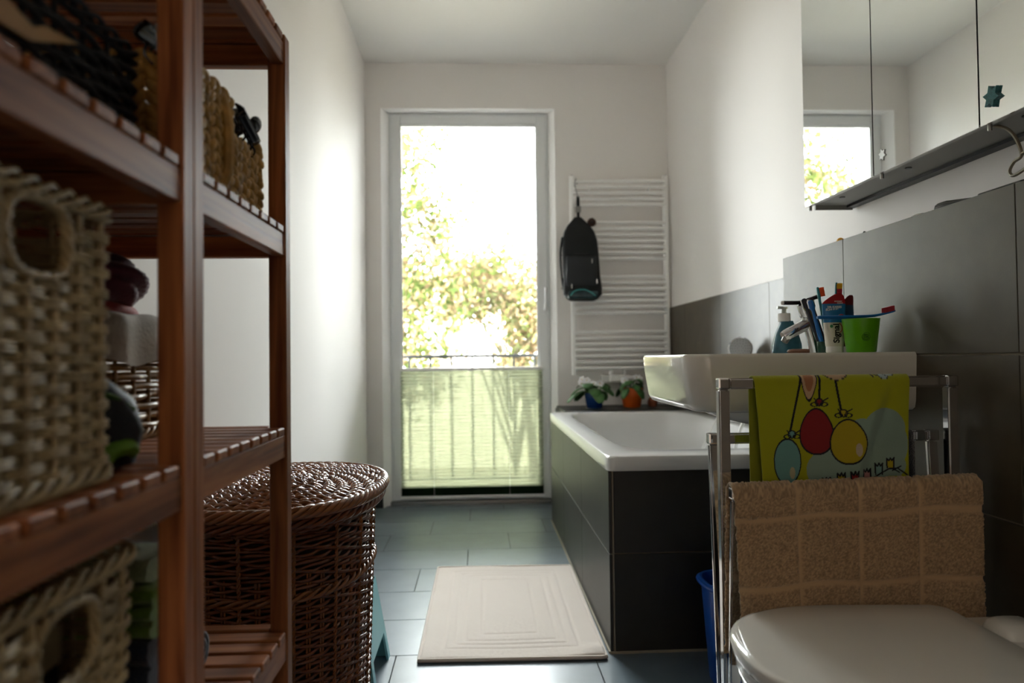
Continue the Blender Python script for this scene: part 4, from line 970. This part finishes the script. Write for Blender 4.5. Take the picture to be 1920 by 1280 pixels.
# ------------------------------------------------------------------ wicker hamper
HX, HY, HZ = -.4475, 1.640, .630
hm = empty('laundry_hamper', (HX, HY, 0), 'oval brown wicker laundry hamper with a lid', 'hamper')
def ell(a, b, n): 
    Q = resample(superring(0, 0, a, b, 0, 200, 2.25)[:, :2], n); T = np.roll(Q, -1, 0) - np.roll(Q, 1, 0); T /= np.linalg.norm(T, axis=1)[:, None]
    return Q + np.array([HX, HY]), np.stack([T[:, 1], -T[:, 0]], 1)
nst = 48; per = 5; n = nst * per
def ha(z): return (.176 + .022 * z / .6, .258 + .026 * z / .6)
mb = MB(); rows = 70
for i in range(rows):
    z = .022 + i * .0080; a, b = ha(z); Q, Nn = ell(a, b, n)
    ph = 2 * PI * (np.arange(n) / per / 3.0 + i / 3.0) * 1.0
    wv = .0040 * np.cos(PI * (np.arange(n) / per + i)); zz = z + .0022 * np.cos(ph)
    mb.tube(np.stack([Q[:, 0] + Nn[:, 0] * wv, Q[:, 1] + Nn[:, 1] * wv, zz], 1), .0036, 5, True, ref=(0, 0, 1))
mb.build('weave', M_hamp, hm, angle=80)['kind'] = 'stuff'
Qa, Na = ell(*ha(0.0), nst); Qb, Nb = ell(*ha(.6), nst); zz = np.linspace(.008, .588, 90)
for j in range(nst):
    base = Qa[j][None, :] * (1 - zz / .6)[:, None] + Qb[j][None, :] * (zz / .6)[:, None]; nrm = Na[j]; tg = np.array([-nrm[1], nrm[0]])
    for k in range(2):
        ph = zz * 2 * PI / .022 + k * PI
        xy = base + nrm[None, :] * (.0045 + .0022 * np.cos(ph))[:, None] + tg[None, :] * (.0026 * np.sin(ph))[:, None] if j % 3 == 0 else base + tg[None, :] * (.003 * (2 * k - 1))
        zz_ = zz if j % 3 == 0 else zz[::15]; xy_ = xy if j % 3 == 0 else xy[::15]
        mb = MB(); mb.tube(np.c_[xy_, zz_], .0025, 5, ref=(nrm[1], -nrm[0], 0.0)); mb.build('stake', M_hamp2, hm)
def plait(zc, a, b, amp, r, turns, name, m, nstr=4, n=300, zs_=1.0):
    Q, Nn = ell(a, b, n)
    for k in range(nstr):
        ph = np.arange(n) / n * 2 * PI * turns + k * 2 * PI / nstr
        mb = MB(); mb.tube(np.stack([Q[:, 0] + Nn[:, 0] * amp * np.cos(ph), Q[:, 1] + Nn[:, 1] * amp * np.cos(ph), zc + zs_ * amp * np.sin(ph)], 1), r, 6, True, ref=(0, 0, 1)); mb.build(name, m, hm, angle=80)
plait(.012, *ha(0), .006, .0042, 20, 'foot_strand', M_hamp)
a, b = ha(.455); plait(.455, a + .004, b + .004, .006, .0040, 18, 'waist_strand', M_hamp2, 3)
a, b = ha(.585); plait(.585, a, b, .006, .0042, 18, 'body_rim_strand', M_hamp, 3)
# lid: rings woven over radial spokes + plaited rim
LA, LB = .2235, .309
mb = MB(); nl = 64; per = 4; n = nl * per
for i in range(25):
    s_ = .06 + .92 * i / 24; Q, Nn = ell(LA * s_, LB * s_, n)
    wv = .0036 * np.cos(PI * (np.arange(n) / per * (1 if s_ > .5 else .5) + i)); dome = .012 * (1 - s_ ** 2)
    sl_ = .0045 * np.cos(2 * PI * np.arange(n) / per / 4 + i * PI / 2)
    mb.tube(np.stack([Q[:, 0] + Nn[:, 0] * sl_, Q[:, 1] + Nn[:, 1] * sl_, HZ - .006 + dome + wv], 1), .0046, 5, True, ref=(0, 0, 1))
lw = mb.build('lid_weave', M_hamp2, hm, angle=80); lw['kind'] = 'stuff'
Q, Nn = ell(LA, LB, nl // 2)
for j in range(nl // 2):
    mb = MB(); e_ = Q[j]; c_ = np.array([HX, HY]); 
    P = [np.r_[c_ + (e_ - c_) * s_, HZ - .006 + .012 * (1 - s_ ** 2)] for s_ in np.linspace(.03, 1, 6)]
    mb.tube(P, .0030, 5); mb.build('lid_spoke', M_hamp, hm)
plait(HZ - .010, LA, LB, .0085, .0050, 16, 'lid_rim_strand', M_hamp2, 5, 320)
plait(HZ - .032, LA - .006, LB - .006, .007, .0045, 16, 'lid_skirt_strand', M_hamp, 4, 320)
mb = MB(); mb.loft([np.c_[ell(ha(z)[0] - .006, ha(z)[1] - .006, 60)[0], np.full(60, z)] for z in (.012, .3, .58)], True, False); mb.build('lining', mat('hamper_lining', '#1d120b', .9), hm, angle=80)

# ------------------------------------------------------------------ teal step stool
M_teal = mat('teal_plastic', '#6fb4bc', .45)
stl = empty('step_stool', (-.48, 2.07, 0), 'teal plastic step stool behind the wicker hamper', 'stool')
def stool_mesh():
    mb = MB(); xc, yc, th = -.476, 2.085, .006
    def ring(z, off): s_ = z / .25; return [(xc + sx * (.194 - .038 * s_ - off), yc + sy * (.150 - .036 * s_ - off), z) for sx, sy in ((1, 1), (-1, 1), (-1, -1), (1, -1))]
    o0, o1 = np.array(ring(0, 0)), np.array(ring(.25, 0)); i0, i1 = np.array(ring(0, th)), np.array(ring(.244, th))
    for k in range(4):
        q = (k + 1) % 4
        def pt(P0, P1, u_, z): s_ = z / .25; A = P0[k] * (1 - u_) + P0[q] * u_; B = P1[k] * (1 - u_) + P1[q] * u_; return A * (1 - s_) + B * s_
        def quad(u0, u1, z0, z1):
            V = [pt(o0, o1, u0, z0), pt(o0, o1, u1, z0), pt(o0, o1, u1, z1), pt(o0, o1, u0, z1), pt(i0, i1, u0, z0), pt(i0, i1, u1, z0), pt(i0, i1, u1, z1), pt(i0, i1, u0, z1)]
            mb.add(V, [(0, 1, 2, 3), (7, 6, 5, 4), (0, 4, 5, 1), (1, 5, 6, 2), (2, 6, 7, 3), (3, 7, 4, 0)])
        quad(0, .12, 0, .085); quad(.88, 1, 0, .085); quad(0, 1, .085, .25)
    return mb
stool_mesh().build('shell', M_teal, stl, smooth=False)
cbox('tread', -.636, -.324, 1.972, 2.198, .246, .256, M_teal, stl, .004)
for k in range(7): cbox('grip_rib', -.60 + .04 * k, -.592 + .04 * k, 1.985, 2.185, .256, .2575, M_teal, stl, .0007)

# ------------------------------------------------------------------ chrome towel stand
RX0, RX1 = .4475, .909
rk = empty('towel_stand', (.678, 1.34, 0), 'chrome standing towel rack with three bars', 'towel rack')
def sq_tube(name, a, b, w_, d_, m=M_chrome):
    a, b = Vector(a), Vector(b); d = b - a; q = d.to_track_quat('Z', 'Y'); Mx = Matrix.Translation((a + b) / 2)
    L_ = d.length; me = bpy.data.meshes.new(name); bm = bmesh.new(); bmesh.ops.create_cube(bm, size=1)
    bmesh.ops.scale(bm, vec=(w_, d_, L_), verts=bm.verts); bmesh.ops.bevel(bm, geom=bm.edges[:], offset=.003, segments=3, affect='EDGES')
    for f in bm.faces: f.smooth = True
    z = d.normalized(); x = Vector((1, 0, 0)) if abs(z.x) < .9 else Vector((0, 0, 1)); y = z.cross(x).normalized(); x = y.cross(z)
    R3 = Matrix((x, y, z)).transposed().to_4x4(); bmesh.ops.transform(bm, matrix=R3, verts=bm.verts); bm.to_mesh(me); bm.free(); me.set_sharp_from_angle(angle=math.radians(40))
    o = obj_from(name, me, m, rk); o.location = (a + b) / 2 - worg(rk); return o
TW = .0205
for nm, yt, zt_, yb_ in (('middle', 1.34, .850, 1.34), ('back', 1.402, .740, 1.352), ('front', 1.278, .656, 1.328)):
    zt2 = zt_
    for x in (RX0 + TW / 2, RX1 - TW / 2):
        sq_tube('leg', (x, yb_, .025), (x, yt, zt2 - TW / 2 + .0), TW, .012 if nm != 'middle' else TW)
        cbox('corner_joint', x - TW / 2 - .0006, x + TW / 2 + .0006, yt - TW / 2 - .0006, yt + TW / 2 + .0006, zt2 - TW * .5, zt2 + TW / 2 + .0006, M_chrome, rk, .003)
    sq_tube('towel_bar', (RX0 + TW, yt, zt2), (RX1 - TW, yt, zt2), TW, TW)
for x in (RX0 + TW / 2, RX1 - TW / 2):
    cbox('foot', x - .014, x + .014, 1.22, 1.46, 0, .025, M_chrome, rk, .004)
sq_tube('base_bar', (RX0 + TW, 1.34, .03), (RX1 - TW, 1.34, .03), .014, .014)

# towels draped over bars -------------------------------------------------------
def drape(yb_, zb_, r, fl, bl_, step):
    """profile (y,z,s): front bottom -> over the bar -> back bottom"""
    P = []
    nf = int(fl / step); nb = int(bl_ / step)
    for i in range(nf): P.append((yb_ - r, zb_ - fl + fl * i / nf))
    for k in range(13): an = PI - PI * k / 12; P.append((yb_ + r * math.cos(an), zb_ + r * math.sin(an)))
    for i in range(1, nb + 1): P.append((yb_ + r, zb_ - bl_ * i / nb))
    return np.array(P)
# beige checked terry towel
tb = empty('bath_towel', (.68, 1.278, .45), 'beige checked terry towel on the front bar of the towel stand', 'towel')
zb_ = .6665 ; pr_ = drape(1.278, .656, .018, .34, .30, .0022); nxx = 200
U = np.linspace(0, 1, nxx); V = []; S = np.r_[0, np.cumsum(np.linalg.norm(np.diff(pr_, axis=0), axis=1))]; top_s = S[np.argmax(pr_[:, 1])]; BAND = []
dist = S - top_s       # negative in front
for j, (y, z) in enumerate(pr_):
    dn = max(0, -dist[j]); sk = .012 * min(1, dn / .34)
    xa, xb = RX0 - .002 + sk, RX1 - .010 - sk * .6
    x = xa + (xb - xa) * U
    front = dist[j] < 0
    band = np.zeros(nxx)
    for bxp in (.252, .505, .748): band = np.maximum(band, np.exp(-((U - bxp) / .009) ** 4))
    dd_ = abs(dist[j]) + .012 * (U - .5) * (1 if front else 0)
    for bz in (.066, .187, .308): band = np.maximum(band, np.exp(-((dd_ - bz - .003 * np.sin(U * 14)) / .0058) ** 4))
    BAND.append(band); hgt = (1 - band) * (.0030 + .0036 * rng.random(nxx))
    fold = .004 * np.sin(U * 7 + 1) * min(1, dn / .2) + .003 * np.exp(-((dn - .25) / .03) ** 2) * np.sin(U * 9)
    ny_, nz_ = (-1, 0) if (front and z < .655) else ((1, 0) if z < .655 else ((y - 1.278) / .018, (z - .656) / .018))
    if not front and z < .655: y = max(y, 1.278 + .05 * max(0, .656 - z) / .631 + .0155)
    V.append(np.stack([x + rng.normal(0, .0004, nxx), y + ny_ * hgt - (fold if front else -fold * .2), z + nz_ * hgt + .004 * (U - .5) * (1 if z > .62 else 0) * 2], 1))
V = np.concatenate(V); nr = len(pr_); F = [(j * nxx + i, j * nxx + i + 1, (j + 1) * nxx + i + 1, (j + 1) * nxx + i) for j in range(nr - 1) for i in range(nxx - 1)]
mb = MB(); mb.add(V, F); M_beige = mat('beige_terry', '#c8a67a', .95, sheen=.2, attr='Col', bump=.4, bscale=700)
BC = np.array(lin('#bd9f7b')); kk = np.concatenate(BAND)[:, None]; rnd_ = rng.uniform(.55, 1.2, (len(V), 1)); mb.col = [np.c_[BC * (rnd_ * (1 - kk) + 1.15 * kk), np.ones(len(V))]]
o = mb.build('terry', M_beige, tb, angle=180); sm = o.modifiers.new('s', 'SOLIDIFY'); sm.thickness = .004; sm.offset = -1

# childrens towel with printed balloons
M_kid = mat('printed_towel', '#a0a010', .9, sheen=.2, attr='Col', bump=.35, bscale=900)
tk = empty('hand_towel', (.64, 1.34, .60), 'lime green towel printed with hanging balloons on the middle bar', 'towel')
X0k, X1k = .512, .812
pr_ = drape(1.34, .850, .0145, .235, .22, .0011); nxx = 290; U = np.linspace(0, 1, nxx)
S = np.r_[0, np.cumsum(np.linalg.norm(np.diff(pr_, axis=0), axis=1))]; ti = np.argmax(pr_[:, 1]); dist = S - S[ti]
V = []; DN = []
for j, (y, z) in enumerate(pr_):
    dn = max(0, -dist[j]); q = min(1.1, dn / .222); xa, xb = X0k + .0155 * q, X1k - .0065 * q
    x = xa + (xb - xa) * U; front = dist[j] < 0
    fold = (.0030 * np.sin(U * 9 + .5 + 3 * q) + .0045 * np.exp(-((U - .85 + .25 * q) / .05) ** 2) - .004 * np.exp(-((U - .93 + .25 * q) / .04) ** 2)) * min(1, dn / .08)
    V.append(np.stack([x, y - fold, np.full(nxx, z)], 1)); DN.append(np.full(nxx, dn if front else -1))
V = np.concatenate(V); DN = np.concatenate(DN); UU = np.tile(U, len(pr_))
q = DN / .222; cxp = 122 + 68 * q + UU * ((1383 - 28 * q) - (122 + 68 * q)); cyp = 161 + 952 * q
C = np.tile(np.array(lin('#a9ad0c')), (len(V), 1))
def paint(mask, hexc): C[mask] = lin(hexc)
def seg(x0, y0, x1, y1):
    dx, dy = x1 - x0, y1 - y0; t_ = np.clip(((cxp - x0) * dx + (cyp - y0) * dy) / (dx * dx + dy * dy), 0, 1)
    return np.hypot(cxp - x0 - t_ * dx, cyp - y0 - t_ * dy)
def poly(pts, wd=9, hexc='#101420'):
    for p_, q_ in zip(pts[:-1], pts[1:]): paint(seg(*p_, *q_) < wd, hexc)
def ovl(x, y, rx, ry, tap=0.0):
    yy = (cyp - y) / ry; xx = (cxp - x) / (rx * (1 + tap * yy)); return np.sqrt(xx * xx + yy * yy)
CL = '#8fa89a'
for x, y, rx, ry in ((1165, 640, 178, 172), (1230, 760, 130, 200), (1010, 820, 150, 170), (700, 960, 165, 160), (880, 1010, 200, 130), (1150, 930, 190, 130), (640, 1060, 100, 90), (980, 620, 90, 70)): paint(ovl(x, y, rx, ry) < 1, CL)
paint((np.abs(cxp - 1290) < 95) & (cyp > 1020), '#a9ad0c')
# rabbit-ear shapes at the fold and wing shapes
d_ = ovl(566, 230, 62, 165, -.35); paint(d_ < 1.10, '#101420'); paint(d_ < .97, '#c9a884'); paint(d_ < .6, '#b27a55')
d_ = ovl(795, 150, 95, 85); paint(d_ < 1.09, '#101420'); paint(d_ < .97, '#c4a585')
for x, y, rx, ry in ((1175, 195, 35, 38), (1225, 178, 38, 22)):
    d_ = ovl(x, y, rx, ry); paint(d_ < 1.18, '#101420'); paint(d_ < .95, '#a9bcc4')
poly([(1080, 165), (1090, 205)], 8); poly([(1110, 165), (1128, 200)], 8)
poly([(505, 200), (410, 650)]); poly([(655, 165), (648, 385)]); poly([(780, 245), (818, 480)])
for x, y, rx, ry, tap, c, out in ((622, 650, 135, 190, .18, '#8e1f22', 1), (385, 890, 112, 190, -.05, '#6fa3a0', 1), (868, 735, 148, 185, .12, '#b5a31a', 1)):
    d_ = ovl(x, y, rx, ry, tap); paint(d_ < 1.0, '#101420'); paint(d_ < .925, c)
d_ = ovl(612, 825, 70, 25); 
paint(ovl(948, 800, 26, 52) < 1, '#bdb09a'); paint(ovl(425, 980, 22, 48) < 1, '#b9b490')
for x, y, c in ((648, 415, '#8e1f22'), (425, 670, '#6fa3a0'), (835, 505, '#b5a31a')):
    d_ = ovl(x, y, 34, 32); paint(d_ < 1.05, '#101420'); paint(d_ < .75, c)
    for sx in (-1, 1):
        d_ = ovl(x + sx * 38, y + 18, 30, 17); paint((d_ < 1.15) & (d_ > .68), '#101420')
    poly([(x + 20, y - 5), (x + 70, y - 32)], 5); poly([(x - 20, y - 5), (x - 40, y - 32)], 5)
for x, y, c, h_ in ((575, 1085, CL, 50), (685, 1060, '#c08a86', 70), (805, 1030, '#b5a31a', 80), (910, 1025, '#a02226', 90), (1025, 1005, '#c08a86', 80), (1120, 955, '#7fa6a0', 70), (1215, 910, '#b5a31a', 60)):
    pts = [(x - 28, y + h_ * .7), (x - 32, y - h_ * .55), (x - 12, y - h_ * .25), (x, y - h_ * .6), (x + 12, y - h_ * .25), (x + 30, y - h_ * .6), (x + 26, y + h_ * .7)]
    paint((np.abs(cxp - x) < 27) & (cyp > y - h_ * .32) & (cyp < y + h_ * .7), c); poly(pts, 6)
poly([(480, 1100), (660, 1105), (850, 1085), (1010, 1070), (1090, 1020), (1200, 960), (1270, 955), (1345, 1010)], 6); poly([(1230, 975), (1300, 940)], 5); poly([(1235, 960), (1285, 990)], 5)
C[DN < 0] = lin('#8a8f18')
mb = MB(); nr = len(pr_); mb.add(V, [(j * nxx + i, j * nxx + i + 1, (j + 1) * nxx + i + 1, (j + 1) * nxx + i) for j in range(nr - 1) for i in range(nxx - 1)])
mb.col = [np.c_[C, np.ones(len(C))]]; o = mb.build('printed_cloth', M_kid, tk, angle=180); sm = o.modifiers.new('s', 'SOLIDIFY'); sm.thickness = .0025; sm.offset = -1

# dark towel on the back bar
pr_ = drape(1.402, .740, .0135, .30, .30, .006); U = np.linspace(0, 1, 30)
V = np.concatenate([np.stack([.60 + .255 * U, y + .003 * np.sin(U * 11 + z * 9) * (0 if z > .73 else 1), np.full(30, z)], 1) for y, z in pr_]); nr = len(pr_)
mb = MB(); mb.add(V, [(j * 30 + i, j * 30 + i + 1, (j + 1) * 30 + i + 1, (j + 1) * 30 + i) for j in range(nr - 1) for i in range(29)])
o = tag(mb.build('guest_towel', terry('terry_dark', '#1f242c'), angle=180, origin=(.73, 1.402, .44)), 'dark slate towel on the back bar of the towel stand', 'towel'); sm = o.modifiers.new('s', 'SOLIDIFY'); sm.thickness = .003; sm.offset = -1

# ------------------------------------------------------------------ toilet
to = empty('toilet', (XP, 1.06, .08), 'white wall-hung toilet with a closed lid', 'toilet')
def d_ring(z, x0, x1, hw, n=64, p=2.5, back=.03):
    """D shape: rounded toward the room, straight toward the wall"""
    P = []; xm = x0 + (x1 - x0) * .52
    for th in np.linspace(PI / 2, 3 * PI / 2, n // 2):
        c, s_ = math.cos(th), math.sin(th); P.append((xm + (xm - x0) * np.sign(c) * abs(c) ** (2 / p), 1.06 + hw * np.sign(s_) * abs(s_) ** (2 / p)))
    hb = hw - .012
    for k in range(7): an = 3 * PI / 2 + PI / 2 * k / 6; P.append((x1 - back + back * math.cos(an), 1.06 - hb + back + back * math.sin(an)))
    for k in range(7): an = PI / 2 * k / 6; P.append((x1 - back + back * math.cos(an), 1.06 + hb - back + back * math.sin(an)))
    return np.array([(x, y, z) for x, y in P])
LZ = .465
mb = MB(); mb.loft([d_ring(LZ - .026, .392, .802, .186), d_ring(LZ - .024, .386, .806, .190), d_ring(LZ - .007, .383, .806, .192), d_ring(LZ - .002, .386, .804, .190), d_ring(LZ, .394, .800, .184), d_ring(LZ + .0012, .46, .76, .12)]); mb.build('lid', M_ceramic, to, angle=50)
mb = MB(); mb.loft([d_ring(LZ - .046, .398, .80, .182), d_ring(LZ - .044, .391, .803, .187), d_ring(LZ - .030, .391, .803, .187), d_ring(LZ - .028, .396, .80, .183)]); mb.build('seat', M_ceramic, to, angle=50)
def bowl_ring(z, x0, hw): return d_ring(z, x0, XP - .001, hw, back=.01)
mb = MB(); mb.loft([bowl_ring(.08, .60, .10), bowl_ring(.10, .56, .125), bowl_ring(.20, .48, .155), bowl_ring(.32, .42, .176), bowl_ring(.40, .395, .184), bowl_ring(LZ - .050, .392, .185), bowl_ring(LZ - .047, .398, .180)]); mb.build('bowl', M_ceramic, to, angle=50)
cbox('deck', .79, XP, .885, 1.235, LZ - .050, LZ - .022, M_ceramic, to, .010)
for y in (1.15, .97):
    mb = MB(); mb.loft([superring(.868, y, a, b, z, 20, 3) for z, a, b in [(LZ - .024, .040, .036), (LZ - .014, .039, .035), (LZ - .004, .034, .030), (LZ, .024, .020)]]); mb.build('hinge_cover', M_ceramic, to, angle=60)

# ------------------------------------------------------------------ blue bin
bn = empty('waste_bin', (.715, 1.98, 0), 'blue plastic waste bin below the washbasin', 'bin')
M_bin = mat('blue_plastic', '#0b4fae', .35)
mb = MB(); mb.loft([superring(.715, 1.98, a, a * .9, z, 40, 3) for z, a in [(0, .078), (.005, .082), (.262, .100), (.268, .108), (.280, .108), (.284, .104), (.282, .098), (.01, .078)]], True, True); mb.build('bucket', M_bin, bn, angle=40)
mb = MB(); mb.tube(superring(.715, 1.98, .107, .097, .274, 60, 3), .007, 8, True, ref=(0, 0, 1)); mb.build('rim', M_bin, bn)
